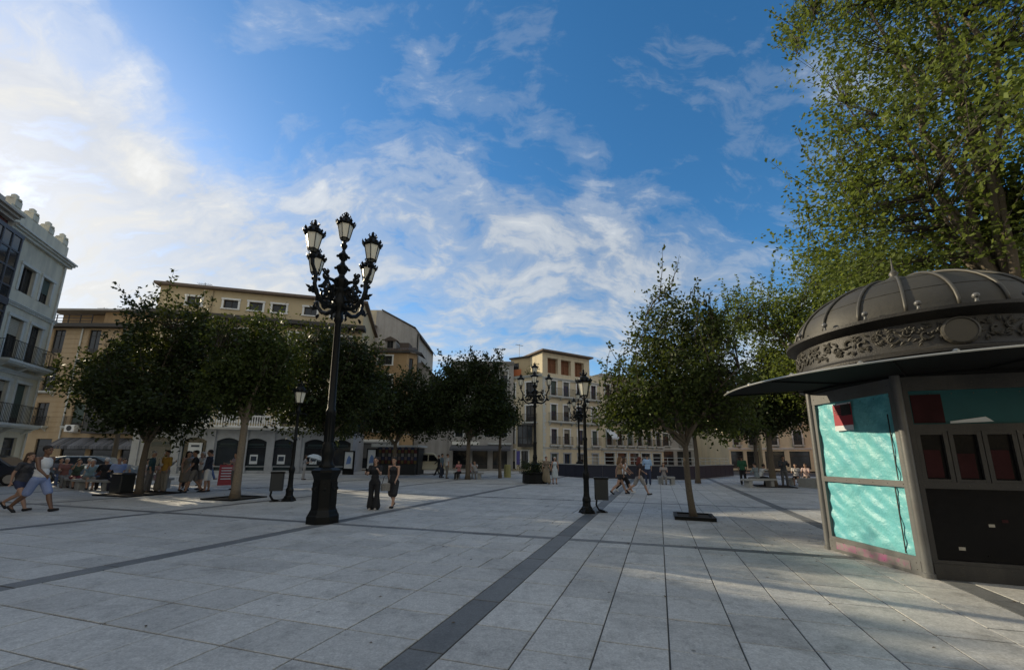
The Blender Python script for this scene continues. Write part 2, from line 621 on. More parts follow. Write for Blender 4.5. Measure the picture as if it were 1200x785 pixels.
tiles = []       # (dist, a0,a1,b0,b1,kind)
bb = [B0] + bands_b + [B1_]
aa = [A0] + bands_a + [A1_]
for bi in range(len(bb) - 1):
    lo_b = bb[bi] + (HW if bi > 0 else 0)
    hi_b = bb[bi + 1] - (HW if bi < len(bb) - 2 else 0)
    for ai in range(len(aa) - 1):
        lo_a = aa[ai] + (HW * 0.65 if ai > 0 else 0)
        hi_a = aa[ai + 1] - (HW * 0.65 if ai < len(aa) - 2 else 0)
        along = (lo_b > -2.0)
        if along:
            nc = max(1, round((hi_b - lo_b) / 0.585))
            for c in range(nc):
                b0 = lo_b + (hi_b - lo_b) * c / nc
                b1 = lo_b + (hi_b - lo_b) * (c + 1) / nc
                nr = max(1, round((hi_a - lo_a) / 0.72))
                off = rnd.choice([0.0, 0.0, 0.5])
                cuts = [lo_a] + [lo_a + (hi_a - lo_a) * (r + off) / nr for r in range(nr + 1)] + [hi_a]
                cuts = sorted(set(round(x, 4) for x in cuts if lo_a - 1e-6 <= x <= hi_a + 1e-6))
                for a0, a1 in zip(cuts, cuts[1:]):
                    if a1 - a0 > 0.08:
                        tiles.append((a0, a1, b0, b1, 't'))
        else:
            nr = max(1, round((hi_a - lo_a) / 0.56))
            for r in range(nr):
                a0 = lo_a + (hi_a - lo_a) * r / nr
                a1 = lo_a + (hi_a - lo_a) * (r + 1) / nr
                nc = max(1, round((hi_b - lo_b) / 0.75))
                off = rnd.choice([0.0, 0.33, 0.5, 0.66])
                cuts = [lo_b] + [lo_b + (hi_b - lo_b) * (c + off) / nc for c in range(nc + 1)] + [hi_b]
                cuts = sorted(set(round(x, 4) for x in cuts if lo_b - 1e-6 <= x <= hi_b + 1e-6))
                for b0, b1 in zip(cuts, cuts[1:]):
                    if b1 - b0 > 0.08:
                        tiles.append((a0, a1, b0, b1, 't'))
strips = []
for b in bands_b:
    a = A0
    while a < A1_ - 0.05:
        a2 = min(A1_, a + rnd.uniform(0.9, 1.25))
        strips.append((a, a2, b - HW, b + HW))
        a = a2
for a in bands_a:
    for bi in range(len(bb) - 1):
        b = bb[bi] + (HW if bi > 0 else 0)
        e = bb[bi + 1] - (HW if bi < len(bb) - 2 else 0)
        while b < e - 0.05:
            b2 = min(e, b + rnd.uniform(0.9, 1.25))
            if e - b2 < 0.2:
                b2 = e
            strips.append((a - HW * 0.65, a + HW * 0.65, b, b2))
            b = b2
# strips parallel to E1 run through; cross strips were cut between them


def emit_slabs(lst, name, material, limit):
    keyed = []
    for q in lst:
        c = gp((q[0] + q[1]) / 2, (q[2] + q[3]) / 2)
        keyed.append((c.length if in_view(c) else 1e6 + c.length, q, c))
    keyed.sort(key=lambda k: k[0])
    cache = {}
    rest = MB()
    for i, (d, q, c) in enumerate(keyed):
        a0, a1, b0, b1 = quad_slab(*q[:4])
        h = rnd.choice([-0.002, -0.001, 0.0, 0.0, 0.0015])
        if i < limit and d < 1e5:
            key = (round(a1 - a0, 3), round(b1 - b0, 3))
            if key not in cache:
                mb = MB()
                slab_geo(mb, -key[0] / 2, key[0] / 2, -key[1] / 2, key[1] / 2, 0.0)
                cache[key] = mb.mesh(name, material)
            link(name, cache[key], plaza, loc=(c.x, c.y, h))
        else:
            slab_geo(rest, a0, a1, b0, b1, h)
    o = rest.build(name + '_field', material, plaza)
    o['kind'] = 'stuff'


emit_slabs(tiles, 'paving_slab', 'granite', 300)
emit_slabs(strips, 'dark_band_slab', 'granite_dark', 150)


# ------------------------------------------------------------------ building kit
CACHE = {}
WR = random.Random(77)
mat('blind_grey', (0.16, 0.16, 0.15), 0.7)
mat('blind_green', (0.07, 0.10, 0.085), 0.7)
mat('blind_cream', (0.38, 0.35, 0.28), 0.7)


def grid_wall(mb, W, H, holes, D, reveal=0.28, z0=0.0, back=True):
    xs = sorted(set([0, W] + [h[0] for h in holes] + [h[1] for h in holes]))
    zs = sorted(set([z0, H] + [h[2] for h in holes] + [h[3] for h in holes]))
    for i in range(len(xs) - 1):
        for j in range(len(zs) - 1):
            cx = (xs[i] + xs[i + 1]) / 2
            cz = (zs[j] + zs[j + 1]) / 2
            if any(h[0] < cx < h[1] and h[2] < cz < h[3] for h in holes):
                continue
            mb.add([(xs[i], 0, zs[j]), (xs[i + 1], 0, zs[j]), (xs[i + 1], 0, zs[j + 1]), (xs[i], 0, zs[j + 1])], [(0, 1, 2, 3)])
    for (x0, x1, a, b) in holes:
        r = reveal
        mb.add([(x0, 0, a), (x0, r, a), (x0, r, b), (x0, 0, b)], [(0, 1, 2, 3)])
        mb.add([(x1, 0, a), (x1, 0, b), (x1, r, b), (x1, r, a)], [(0, 1, 2, 3)])
        mb.add([(x0, 0, a), (x1, 0, a), (x1, r, a), (x0, r, a)], [(0, 1, 2, 3)])
        mb.add([(x0, 0, b), (x0, r, b), (x1, r, b), (x1, 0, b)], [(0, 1, 2, 3)])
    if back:
        mb.add([(0, 0, z0), (0, D, z0), (0, D, H), (0, 0, H)], [(3, 2, 1, 0)])
        mb.add([(W, 0, z0), (W, D, z0), (W, D, H), (W, 0, H)], [(0, 1, 2, 3)])
        mb.add([(0, D, z0), (W, D, z0), (W, D, H), (0, D, H)], [(0, 1, 2, 3)])
        mb.add([(0, 0, H), (W, 0, H), (W, D, H), (0, D, H)], [(0, 1, 2, 3)])


def win_meshes(w, h, style, fm, gm):
    key = (round(w, 2), round(h, 2), style, fm, gm)
    if key in CACHE:
        return CACHE[key]
    f = MB()
    t = 0.055
    f.box(0, w, 0.12, 0.19, 0, t); f.box(0, w, 0.12, 0.19, h - t, h)
    f.box(0, t, 0.122, 0.188, t, h - t); f.box(w - t, w, 0.122, 0.188, t, h - t)
    if style in ('case', 'door'):
        f.box(w / 2 - 0.04, w / 2 + 0.04, 0.11, 0.186, t, h - t)
        if h > 1.7:
            f.box(t, w - t, 0.124, 0.184, h * 0.74, h * 0.74 + 0.05)
        if style == 'door':
            f.box(t, w - t, 0.126, 0.2, t, 0.55)
    elif style == 'shop':
        f.box(t, w - t, 0.124, 0.184, h * 0.72, h * 0.72 + 0.07)
        f.box(t, w - t, 0.126, 0.2, t, 0.45)
    elif style == 'grid':
        for k in range(1, 4):
            f.box(w * k / 4 - 0.02, w * k / 4 + 0.02, 0.124, 0.184, t, h - t)
        for k in range(1, 3):
            f.box(t, w - t, 0.126, 0.182, h * k / 3 - 0.02, h * k / 3 + 0.02)
    me = f.mesh('window', fm)
    g = MB().box(0.03, w - 0.03, 0.15, 0.162, 0.03, h - 0.03).mesh('pane', gm)
    CACHE[key] = (me, g)
    return me, g


def railing_mesh(w, h, d, m='black_paint', sp=0.11):
    key = ('rail', round(w, 2), h, d, m)
    if key in CACHE:
        return CACHE[key]
    r = MB()
    y = -d
    r.box(0, w, y, y + 0.03, h - 0.03, h)
    r.box(0, w, y + 0.004, y + 0.026, 0.06, 0.085)
    r.box(0, 0.03, y + 0.03, 0, h - 0.03, h - 0.001); r.box(w - 0.03, w, y + 0.03, 0, h - 0.03, h - 0.001)
    n = int(w / sp)
    for k in range(n + 1):
        x = 0.01 + (w - 0.03) * k / n
        r.box(x, x + 0.014, y + 0.008, y + 0.022, 0, h - 0.03)
    nd = max(2, int(d / sp))
    for k in range(1, nd):
        yy = y + d * k / nd
        for x in (0.005, w - 0.02):
            r.box(x, x + 0.014, yy, yy + 0.014, 0, h - 0.03)
    CACHE[key] = r.mesh('railing', m)
    return CACHE[key]


def surround(parent, x, z, w, h, m='white_paint', t=0.16, proud=0.05, sill=True, name='window_surround', head=True):
    key = ('sur', round(w, 2), round(h, 2), m, t, proud, sill)
    if key not in CACHE:
        s = MB()
        s.box(-t, 0, -proud, 0.03, 0, h)
        s.box(w, w + t, -proud, 0.03, 0, h)
        s.box(-t - 0.04, w + t + 0.04, -proud - 0.04, 0.03, h, h + t)
        if sill:
            s.box(-t - 0.03, w + t + 0.03, -proud - 0.06, 0.1, -0.1, 0)
        CACHE[key] = s.mesh(name, m)
    return link(name, CACHE[key], parent, (x, 0, z))


def add_window(parent, x, z, w, h, style='case', fm='dark_wood', gm='glass', sur='white_paint', sill=True):
    me, g = win_meshes(w, h, style, fm, gm)
    o = link('window', me, parent, (x, 0, z))
    link('pane', g, o)
    r_ = WR.random()
    if style in ('case', 'door') and h > 1.2 and r_ < 0.5:
        fr_ = (0.25, 0.4, 0.6, 0.85)[int(r_ * 7.99)]
        bk = ('blind', round(w, 2), round(h, 2), fr_, int(r_ * 23) % 3)
        if bk not in CACHE:
            q = MB()
            ns = max(4, int(h * fr_ / 0.09))
            for k in range(ns):
                zz = h - 0.06 - (k + 1) * (h * fr_ - 0.06) / ns
                q.box(0.06, w - 0.06, 0.095, 0.108, zz + 0.008, zz + (h * fr_ - 0.06) / ns)
            CACHE[bk] = q.mesh('blind', ('blind_grey', 'blind_green', 'blind_cream')[bk[4]])
        link('blind', CACHE[bk], o)
    if sur:
        surround(parent, x, z, w, h, sur, sill=sill)
    return o


def add_balcony(parent, x, z, w, d=0.6, h=1.0, m='pale_trim', rail='black_paint', t=0.13):
    key = ('bal', round(w, 2), d, m, t)
    if key not in CACHE:
        b = MB()
        b.box(0, w, -d, -0.002, -t, 0)
        b.box(0.06, w - 0.06, -d + 0.07, -0.003, -t - 0.08, -t)
        nbr = max(2, int(w / 1.1))
        for k in range(nbr):
            xx = 0.15 + (w - 0.42) * k / (nbr - 1)
            b.add([(xx, -0.003, -t - 0.08), (xx + 0.12, -0.003, -t - 0.08), (xx + 0.12, -0.003, -t - 0.42), (xx, -0.003, -t - 0.42),
                   (xx, -d * 0.8, -t - 0.08), (xx + 0.12, -d * 0.8, -t - 0.08)], [(0, 3, 4), (1, 5, 2), (3, 2, 5, 4), (0, 1, 2, 3)])
        CACHE[key] = b.mesh('balcony', m)
    o = link('balcony', CACHE[key], parent, (x, 0, z))
    link('railing', railing_mesh(w - 0.04, h, d - 0.02, rail), o, (0.02, 0, 0))
    return o


def moulding(parent, x0, x1, z, h, proud, m='pale_trim', name='cornice'):
    c = MB()
    c.box(x0, x1, -proud * 0.45, 0.02, z, z + h * 0.4)
    c.box(x0, x1, -proud * 0.75, 0.021, z + h * 0.4, z + h * 0.72)
    c.box(x0, x1, -proud, 0.022, z + h * 0.72, z + h)
    return c.build(name, m, parent)


def tiled_roof(parent, x0, x1, y0, y1, z0, z1, over=0.35, name='roof', hip=0.0):
    """mono-pitch roof rising from (y0,z0) to (y1,z1) with rows of barrel tiles"""
    r = MB()
    r.add([(x0 - over, y0 - over, z0 - 0.0), (x1 + over, y0 - over, z0 - 0.0), (x1 + over - hip, y1, z1), (x0 - over + hip, y1, z1),
           (x0 - over, y0 - over, z0 - 0.14), (x1 + over, y0 - over, z0 - 0.14), (x1 + over - hip, y1, z1 - 0.14), (x0 - over + hip, y1, z1 - 0.14)],
          [(0, 1, 2, 3), (7, 6, 5, 4), (0, 4, 5, 1), (1, 5, 6, 2), (2, 6, 7, 3), (3, 7, 4, 0)])
    n = int((x1 - x0 + 2 * over) / 0.30)
    for k in range(n):
        x = x0 - over + 0.15 + k * 0.30
        dx = 0
        r.tube([(x, y0 - over - 0.03, z0 + 0.03), (x, y1, z1 + 0.03)], 0.09, 5, True)
    o = r.build(name, 'roof_tile', parent)
    e = MB().box(x0 - over + 0.02, x1 + over - 0.02, y0 - over + 0.03, y0 + 0.02, z0 - 0.34, z0 - 0.15)
    e.build('eaves', 'eave', parent)
    return o


def antenna(parent, x, y, z, h=2.2):
    a = MB()
    a.tube([(x, y, z), (x, y, z + h)], 0.025, 5)
    a.tube([(x - 0.6, y, z + h - 0.15), (x + 0.6, y, z + h - 0.15)], 0.018, 4)
    for k in range(7):
        xx = x - 0.55 + k * 0.18
        a.tube([(xx, y - 0.25, z + h - 0.15), (xx, y + 0.25, z + h - 0.15)], 0.012, 4)
    a.build('antenna', 'iron', parent)


def chimney(parent, x0, x1, y0, y1, z0, z1, m='grey_render'):
    c = MB().box(x0, x1, y0, y1, z0, z1).box(x0 - 0.08, x1 + 0.08, y0 - 0.08, y1 + 0.08, z1, z1 + 0.14)
    return c.build('chimney', m, parent)


def bld(name, label, x, y, az, group=None):
    return empty(name, (x, y, -0.002), R(90 - az), label, 'building', group)


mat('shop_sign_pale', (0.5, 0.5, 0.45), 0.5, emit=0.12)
# ---- L1: pale corner house at the far left with stepped parapet
b = bld('corner_house', 'narrow pale green-grey house at the left edge with knobbed parapet and iron balconies', -25.5 - .42 * 0.8, 17.3 + .908 * 0.8, -24.8)
W = 4.95
cols = [(1.65, 2.65), (3.3, 4.2)]
holes = []
rows = [(10.25, 11.75, 'case'), (6.45, 8.65, 'door'), (6.45, 8.65, 'door')]
floors = [(10.2, 1.45), (7.35, 2.25), (4.55, 2.2), (0.3, 2.7)]
fl = [(10.22, 1.4, 'case'), (6.42 + 0.95, 0.0, '')]
spec = [(10.2, 1.42), (6.35 + 0.02, 2.3), (3.0 + 0.25, 2.25)]
rowsL1 = [(10.2, 1.42, 'case'), (7.45, 2.15, 'door'), (4.25, 2.25, 'door')]
# storeys: 10.2-11.6 windows; 6.4-8.7 and 3.1-5.2 french doors, ground floor door and shop
rowsL1 = [(10.15, 1.45, 'case'), (6.4, 2.3, 'door'), (3.15, 2.2, 'door')]
for z, h, st in rowsL1:
    for x0, x1 in cols:
        holes.append((x0, x1, z, z + h))
holes += [(1.75, 2.7, 0.1, 2.4), (3.35, 4.35, 0.1, 2.4)]
wm = MB(); grid_wall(wm, W, 13.3, holes, 9)
wm.build('wall', 'pale_render', b)
for z, h, st in rowsL1:
    for x0, x1 in cols:
        add_window(b, x0, z, x1 - x0, h, st, 'dark_wood', 'glass', 'pale_trim', sill=False)
for x0, x1 in ((1.75, 2.7), (3.35, 4.35)):
    add_window(b, x0, 0.1, x1 - x0, 2.3, 'shop', 'gallery_frame', 'glass', None)
add_balcony(b, 1.15, 6.38, 3.6, 0.65)
add_balcony(b, 1.15, 3.12, 3.6, 0.65)
moulding(b, 0.0, W + 0.25, 12.95, 0.32, 0.42)
moulding(b, 0.0, W + 0.12, 9.25, 0.22, 0.16, name='string_course')
moulding(b, 0.0, W + 0.12, 5.75, 0.2, 0.16, name='string_course')
moulding(b, 0.0, W + 0.12, 2.72, 0.24, 0.22, name='string_course')
pr = MB()
pr.box(0.0, W - 0.02, 0.05, 0.4, 13.3, 14.25)
pr.box(W - 0.37, W - 0.02, 0.4, 8.9, 13.3, 14.25)
for k in range(4):
    x = 0.4 + k * 1.36
    pr.box(x - 0.24, x + 0.24, 0.02, 0.43, 14.25, 14.6)
    pr.lathe([(0.28, 14.6), (0.28, 14.68), (0.14, 14.76), (0.15, 14.86), (0.05, 14.95)], 8, (x, 0.22))
pr.build('parapet', 'pale_render', b)
antenna(b, 2.2, 5.5, 13.3, 2.4)
pipe = MB().tube([(4.8, -0.09, 0.2), (4.8, -0.09, 12.9)], 0.05, 6)
pipe.build('downpipe', 'pale_trim', b)

# ---- L2: taller neighbour with glazed gallery, mostly beyond the left edge of the picture
b = bld('gallery_house', 'dark house front with glazed gallery, cut off by the left edge', -25.5 + .42 * 26, 17.3 - .908 * 26, -24.8)
W = 26.77
hol = []
for i in range(8):
    for z in (3.2, 6.4, 9.6):
        hol.append((0.9 + i * 2.6, 2.0 + i * 2.6, z, z + 2.1))
wm = MB(); grid_wall(wm, W, 13.4, hol, 10)
wm.build('wall', 'burgundy', b)
for (x0, x1, z0, z1) in hol:
    add_window(b, x0, z0, x1 - x0, z1 - z0, 'door', 'dark_wood', 'glass', 'pale_trim', sill=False)
gl = MB()
gl.box(22.700, 26.500, -0.9, 0.02, 2.9, 3.05); gl.box(22.700, 26.500, -0.9, 0.02, 12.2, 12.4)
for k in range(7):
    x = 22.720 + k * 0.61
    gl.box(x, x + 0.07, -0.9, -0.82, 3.05, 12.2)
for z in (3.9, 5.2, 6.1, 7.4, 8.3, 9.6, 10.5, 11.4):
    gl.box(22.790, 26.400, -0.895, -0.83, z, z + 0.09)
for z in (5.6, 8.7):
    gl.box(22.750, 26.450, -0.93, -0.81, z, z + 0.35)
g = gl.build('gallery', 'gallery_frame', b)
MB().box(22.750, 26.420, -0.86, -0.84, 3.05, 12.2).build('pane', 'glass', g)
MB().box(22.700, 22.750, -0.83, 0, 3.05, 12.2).box(26.420, 26.470, -0.83, 0, 3.05, 12.2).build('side_panel', 'glass', g)
moulding(b, 0.0, W - 0.02, 13.2, 0.4, 0.6, 'grey_render')
MB().box(0, W - 0.3, 0.1, 0.5, 13.6, 14.3).build('parapet', 'grey_render', b)

# ---- B2: ochre house across the side street
b = bld('ochre_house', 'ochre house with grooved render and timber gallery, beside the pale corner house', -54, 40, 90)
W = 21.6
hol = []
cx = [4.95, 7.55 + 1.2, 12.2, 15.2, 18.2]
for x in cx:
    for z, h in ((12.0, 2.6), (7.9, 2.7), (4.3, 2.4)):
        hol.append((x - 0.1, x + 1.15, z, z + h))
hol += [(5.6, 7.2, 0.15, 3.0), (8.3, 10.8, 0.15, 2.6), (11.3, 13.8, 0.15, 2.6), (14.4, 17.4, 0.15, 2.6)]
wm = MB(); grid_wall(wm, W, 15.0, hol, 12)
# grooved render: thin courses stand proud of the wall
z = 3.7
skip = [(h[0] - 0.06, h[1] + 0.06, h[2], h[3]) for h in hol]
while z < 14.6:
    segs = [(0.02, W - 0.02)]
    for h in skip:
        if h[2] - 0.02 < z + 0.2 and h[3] + 0.02 > z:
            ns = []
            for s0, s1 in segs:
                if h[0] > s0 and h[1] < s1:
                    ns += [(s0, h[0]), (h[1], s1)]
                else:
                    ns.append((s0, s1))
            segs = ns
    for s0, s1 in segs:
        wm.box(s0, s1, -0.03, 0.0, z, z + 0.46)
    z += 0.52
wm.build('wall', 'ochre_render', b)
for i, h in enumerate(hol):
    add_window(b, h[0], h[2], h[1] - h[0], h[3] - h[2], 'door' if h[2] > 3 else 'shop', 'dark_wood', 'glass', None)
for x in cx:
    add_balcony(b, x - 0.5, 7.88, 2.05, 0.5)
    add_balcony(b, x - 0.5, 4.28, 2.05, 0.5)
at = MB().box(3.0, 8.6, 2.0, 11, 15.4, 17.0).box(8.6, W - 0.5, 1.2, 11, 15.4, 17.05)
at.build('attic_storey', 'orange_render', b)
rl = MB()
for z in (15.65, 16.0, 16.35):
    rl.box(3.2, 8.4, 0.2, 0.26, z, z + 0.05)
for k in range(5):
    rl.box(3.2 + k * 1.28, 3.26 + k * 1.28, 0.2, 0.27, 15.2, 16.4)
rl.build('terrace_rail', 'dark_wood', b)
rf = MB().box(2.6, W - 0.1, 0.6, 11.5, 17.05, 17.25)
rf.build('roof', 'grey_render', b)
MB().box(-0.3, W + 0.2, -0.7, 1.0, 14.75, 15.15).box(0, W, 1.0, 11.9, 15.0, 15.3).build('eaves', 'eave', b)
MB().tube([(8.0, -0.12, 3.0), (8.0, -0.12, 14.7)], 0.07, 6).build('downpipe', 'pale_trim', b)
for x in (5.2, 9.9, 12.3):
    antenna(b, x, 4, 17.2, 1.5)
# timber/glass gallery on first floor and striped blind below
gl = MB()
gl.box(10.9, 16.0, -0.9, -0.002, 3.55, 3.7); gl.box(10.9, 16.0, -0.9, -0.002, 6.9, 7.05)
for k in range(11):
    gl.box(10.92 + k * .505, 10.98 + k * .505, -0.9, -0.84, 3.7, 6.9)
for z in (4.5, 6.1):
    gl.box(10.95, 15.98, -0.893, -0.85, z, z + 0.07)
g = gl.build('timber_gallery', 'dark_wood', b)
MB().box(10.93, 15.95, -0.87, -0.86, 3.7, 6.9).build('pane', 'shutter_dark', g)
aw = MB()
for k in range(26):
    x = 8.2 + k * 0.36
    aw.add([(x, -1.3, 2.3), (x + 0.33, -1.3, 2.3), (x + 0.33, -0.05, 3.15), (x, -0.05, 3.15),
            (x, -1.3, 2.0), (x + 0.33, -1.3, 2.0)], [(0, 1, 2, 3), (4, 5, 1, 0)])
mat('awning_grey', (0.10, 0.105, 0.12), 0.85, island=0.5)
aw.build('awning', 'awning_grey', b)
acu = MB().bbox(9.0, 10.0, -0.75, -0.3, 3.7, 4.4, 0.04).box(9.05, 9.95, -0.3, -0.003, 3.62, 3.70)
ac = acu.build('air_conditioner', 'white_paint', b)
MB().lathe([(0.26, 0), (0.27, 0.02), (0.05, 0.025)], 12, mx=Matrix.Translation((9.5, -0.75, 4.05)) @ rotm('X', 90)).build('fan_grille', 'black_paint', ac)

# ---- B3: long yellow building with arcade at ground level
b = bld('yellow_palace', 'long yellow building with white first-floor balustrade and arched ground-floor shopfronts', -31.0, 32.1, 76)
X = -31.0
W = 16.9
ar = [1.3 + 2.13 * k for k in range(8)]
ar = [3.85 - 0.35, 5.95, 8.05, 10.15, 13.1 - 0.1]
hol = []
arch = []
for x in (1.05, 3.55, 6.0, 8.1, 10.25, 12.85, 15.0):
    arch.append((x, x + 1.72))
    hol.append((x, x + 1.72, 0.25, 3.0))
mid = [(1.5, 2.6), (3.75, 4.85), (6.0, 7.1), (8.2, 9.3), (10.6, 11.7), (12.8, 13.9), (15.0, 16.1)]
for x0, x1 in mid:
    hol.append((x0, x1, 4.3, 7.1))
    hol.append((x0, x1, 7.95, 9.9))
    hol.append((x0, x1, 10.7, 12.75))
top = [(2.1, 3.2), (4.95, 6.1), (7.0, 8.1), (8.9, 10.05), (11.6, 12.7), (14.0, 15.1)]
for x0, x1 in top:
    hol.append((x0, x1, 14.6, 15.4))
wm = MB(); grid_wall(wm, W, 16.2, [h for h in hol if h[2] > 3.9], 11, z0=3.9)
wm.build('wall', 'yellow_render', b)
gw = MB(); grid_wall(gw, W, 3.9, [h for h in hol if h[2] < 3], 11, 0.35)
for x0, x1 in arch:      # segmental arch heads
    n = 8
    wv = x1 - x0
    for k in range(n):
        t0 = k / n; t1 = (k + 1) / n
        z0_ = 3.0 - 0.30 * (2 * t0 - 1) ** 2; z1_ = 3.0 - 0.30 * (2 * t1 - 1) ** 2
        xa = x0 + wv * t0; xb = x0 + wv * t1
        gw.add([(xa, 0.0, z0_), (xb, 0.0, z1_), (xb, 0.0, 3.0), (xa, 0.0, 3.0), (xa, 0.35, z0_), (xb, 0.35, z1_)], [(0, 1, 2, 3), (0, 4, 5, 1)])
# rusticated pilasters
pil = [0.0, 2.85, 5.35, 7.8, 9.9, 12.05, 14.65]
for x in pil:
    gw.box(x + 0.05, x + 0.55, -0.10, 0.0, 0.0, 3.75)
    gw.box(x + 0.0, x + 0.62, -0.14, 0.0, 0.0, 0.55)
gwo = gw.build('ground_floor_wall', 'stone_grey', b)
MB().box(-0.02, W + 0.02, -0.08, 0.02, 0.56, 0.62).build('plinth_band', 'stone_grey', b)
mat('shop_green', (0.012, 0.03, 0.035), 0.4)
mat('poster_white', (0.6, 0.64, 0.66), 0.6)
mat('poster_ink', (0.02, 0.035, 0.06), 0.6)
mat('lit_display', (0.5, 0.55, 0.6), 0.5, emit=0.25)
for i, (x0, x1) in enumerate(arch):
    o = add_window(b, x0, 0.25, x1 - x0, 2.75, 'shop', 'shop_green', 'glass', None)
    sb = MB().box(0.25, x1 - x0 - 0.25, 0.10, 0.135, 2.12, 2.30)
    if i != 1:
        lt = sb.build('sign_board', 'shop_green', o)
        for k in range(9):
            if k != 4:
                pass
        q = MB()
        rr_ = random.Random(i)
        for k in range(10):
            xx = 0.32 + k * 0.115
            if k == 5:
                continue
            q.box(xx, xx + 0.07, 0.092, 0.099, 2.17, 2.25)
        q2 = q
    # display panel behind the glass
    if i in (3, 4, 5):
        MB().box(0.5, 1.1, 0.13, 0.148, 0.55, 1.35).build('display_card', 'poster_white', o)
        MB().box(0.58, 1.02, 0.122, 0.128, 0.8, 1.2).build('display_print', 'poster_ink', o)
# large poster in the second visible arch
po = MB().box(3.95, 4.95, 0.05, 0.085, 0.7, 2.55).build('poster', 'poster_white', b)
ink = MB()
ink.box(4.15, 4.75, 0.04, 0.047, 2.2, 2.36)
ink.prism([(0, 0), (0.62, 0), (0.52, 0.45), (0.30, 0.72), (0.16, 0.40)], 0, 0.007, mx=Matrix.Translation((4.12, 0.047, 1.2)) @ rotm('X', 90))
ink.build('poster_print', 'poster_ink', po)
# balcony slab with white balustrade across the whole first floor
MB().box(-0.1, W + 0.1, -0.85, -0.002, 3.86, 4.02).box(-0.05, W + 0.05, -0.7, -0.003, 3.72, 3.86).build('balcony_slab', 'white_paint', b)
bs = MB()
bs.box(-0.05, 10.9, -0.8, -0.66, 4.80, 4.92)
k = 0
x = 0.0
while x < 10.85:
    bs.lathe([(0.055, 4.02), (0.03, 4.1), (0.07, 4.32), (0.035, 4.6), (0.055, 4.8)], 6, (x, -0.73))
    x += 0.19
for x in (0, 2.7, 5.4, 8.1, 10.8):
    bs.box(x - 0.12, x + 0.12, -0.83, -0.63, 4.02, 4.96)
bs.build('balustrade', 'white_paint', b)
link('railing', railing_mesh(5.8, 1.0, 0.8), b, (11.0, 0, 4.02))
for x0, x1 in mid:
    for z, h in ((4.3, 2.8), (7.95, 1.95), (10.7, 2.05)):
        add_window(b, x0, z, x1 - x0, h, 'door' if h > 2.5 else 'case', 'dark_wood', 'glass', 'white_paint', sill=h < 2.5)
    add_balcony(b, x0 - 0.4, 10.55, x1 - x0 + 0.8, 0.45, 0.95, 'white_paint')
for x0, x1 in top:
    add_window(b, x0, 14.6, x1 - x0, 0.8, 'case', 'dark_wood', 'glass', 'white_paint')
moulding(b, -0.1, W + 0.1, 7.3, 0.25, 0.15, 'white_paint', 'string_course')
MB().box(-0.3, W + 0.3, -0.8, 0.5, 13.45, 13.8).build('eaves', 'eave', b)
for k in range(22):
    pass
br = MB()
for k in range(34):
    br.box(0.1 + k * 0.5, 0.24 + k * 0.5, -0.62, 0.0, 13.18, 13.45)
br.build('corbels', 'dark_wood', b)
MB().box(-0.35, W + 0.35, -0.45, 11.2, 16.2, 16.42).build('roof', 'roof_tile', b)
antenna(b, 1.8, 3, 16.4, 1.6)
q = MB()
for x0, x1 in mid[:0]:
    pass
MB().tube([(4.0, -0.1, 4.2), (4.0, -0.1, 16.1)], 0.06, 6).build('downpipe', 'yellow_render', b)

# ---- B4a: cream house with lower roof and penthouse box
b = bld('cream_house', 'cream house with rooftop box standing between the yellow building and the ochre corner house', -22, 48, 90)
hol = [(0.95, 2.1, 13.6, 16.3), (0.95, 2.1, 9.8, 12.3), (0.95, 2.1, 5.6, 8.2), (0.6, 2.6, 0.2, 3.0)]
wm = MB(); grid_wall(wm, 3.9, 17.8, hol, 8)
wm.build('wall', 'cream_render', b)
for h in hol:
    add_window(b, h[0], h[2], h[1] - h[0], h[3] - h[2], 'door', 'gallery_frame', 'glass_blue', 'white_paint', sill=False)
MB().box(1.9, 4.5, 1.2, 6, 17.9, 20.7).build('rooftop_box', 'cream_render', b)
tiled_roof(b, -0.2, 3.9, 0, 1.2, 17.95, 18.5, 0.4)
MB().box(-0.5, 1.7, 1.2, 6, 17.9, 19.5).build('side_roof', 'roof_tile', b)

# ---- B4b: tall grey party wall block
b = bld('grey_gable_block', 'tall block showing a bare grey gable wall with sloping roof edge', -17.9, 48.6, 90)
gm_ = MB()
prof = [(0, 0), (5.8, 0), (5.8, 17.2), (5.2, 17.9), (0.8, 20.35), (0, 20.35)]
gm_.prism([(p[0], p[1]) for p in prof], -9, 0, mx=rotm('X', 90))
gm_.build('gable_wall', 'grey_render', b)
rf = MB()
for (xa, za, xb, zb) in ((0.7, 20.4, 5.25, 17.95), (5.15, 18.05, 6.15, 16.6)):
    rf.add([(xa, -0.15, za), (xb, -0.15, zb), (xb, 9.2, zb), (xa, 9.2, za), (xa, -0.15, za + 0.16), (xb, -0.15, zb + 0.16), (xb, 9.2, zb + 0.16), (xa, 9.2, za + 0.16)],
           [(0, 1, 2, 3), (7, 6, 5, 4), (0, 4, 5, 1), (1, 5, 6, 2), (3, 2, 6, 7), (0, 3, 7, 4)])
rf.build('roof', 'eave', b)
MB().tube([(5.6, -0.1, 17.2), (5.65, -0.1, 12)], 0.07, 6).build('downpipe', 'iron', b)

# ---- B4c: ochre corner house with dormer
b = bld('ochre_corner_house', 'ochre corner house with white framed windows and roof dormer before the grey gable', -17.4, 44, 90)
hol = [(1.75, 3.4, 12.0, 13.05), (1.8, 3.5, 8.0, 10.75), (1.8, 3.5, 4.3, 6.9), (0.5, 4.6, 0.2, 3.0)]
wm = MB(); grid_wall(wm, 5.1, 13.6, hol, 7)
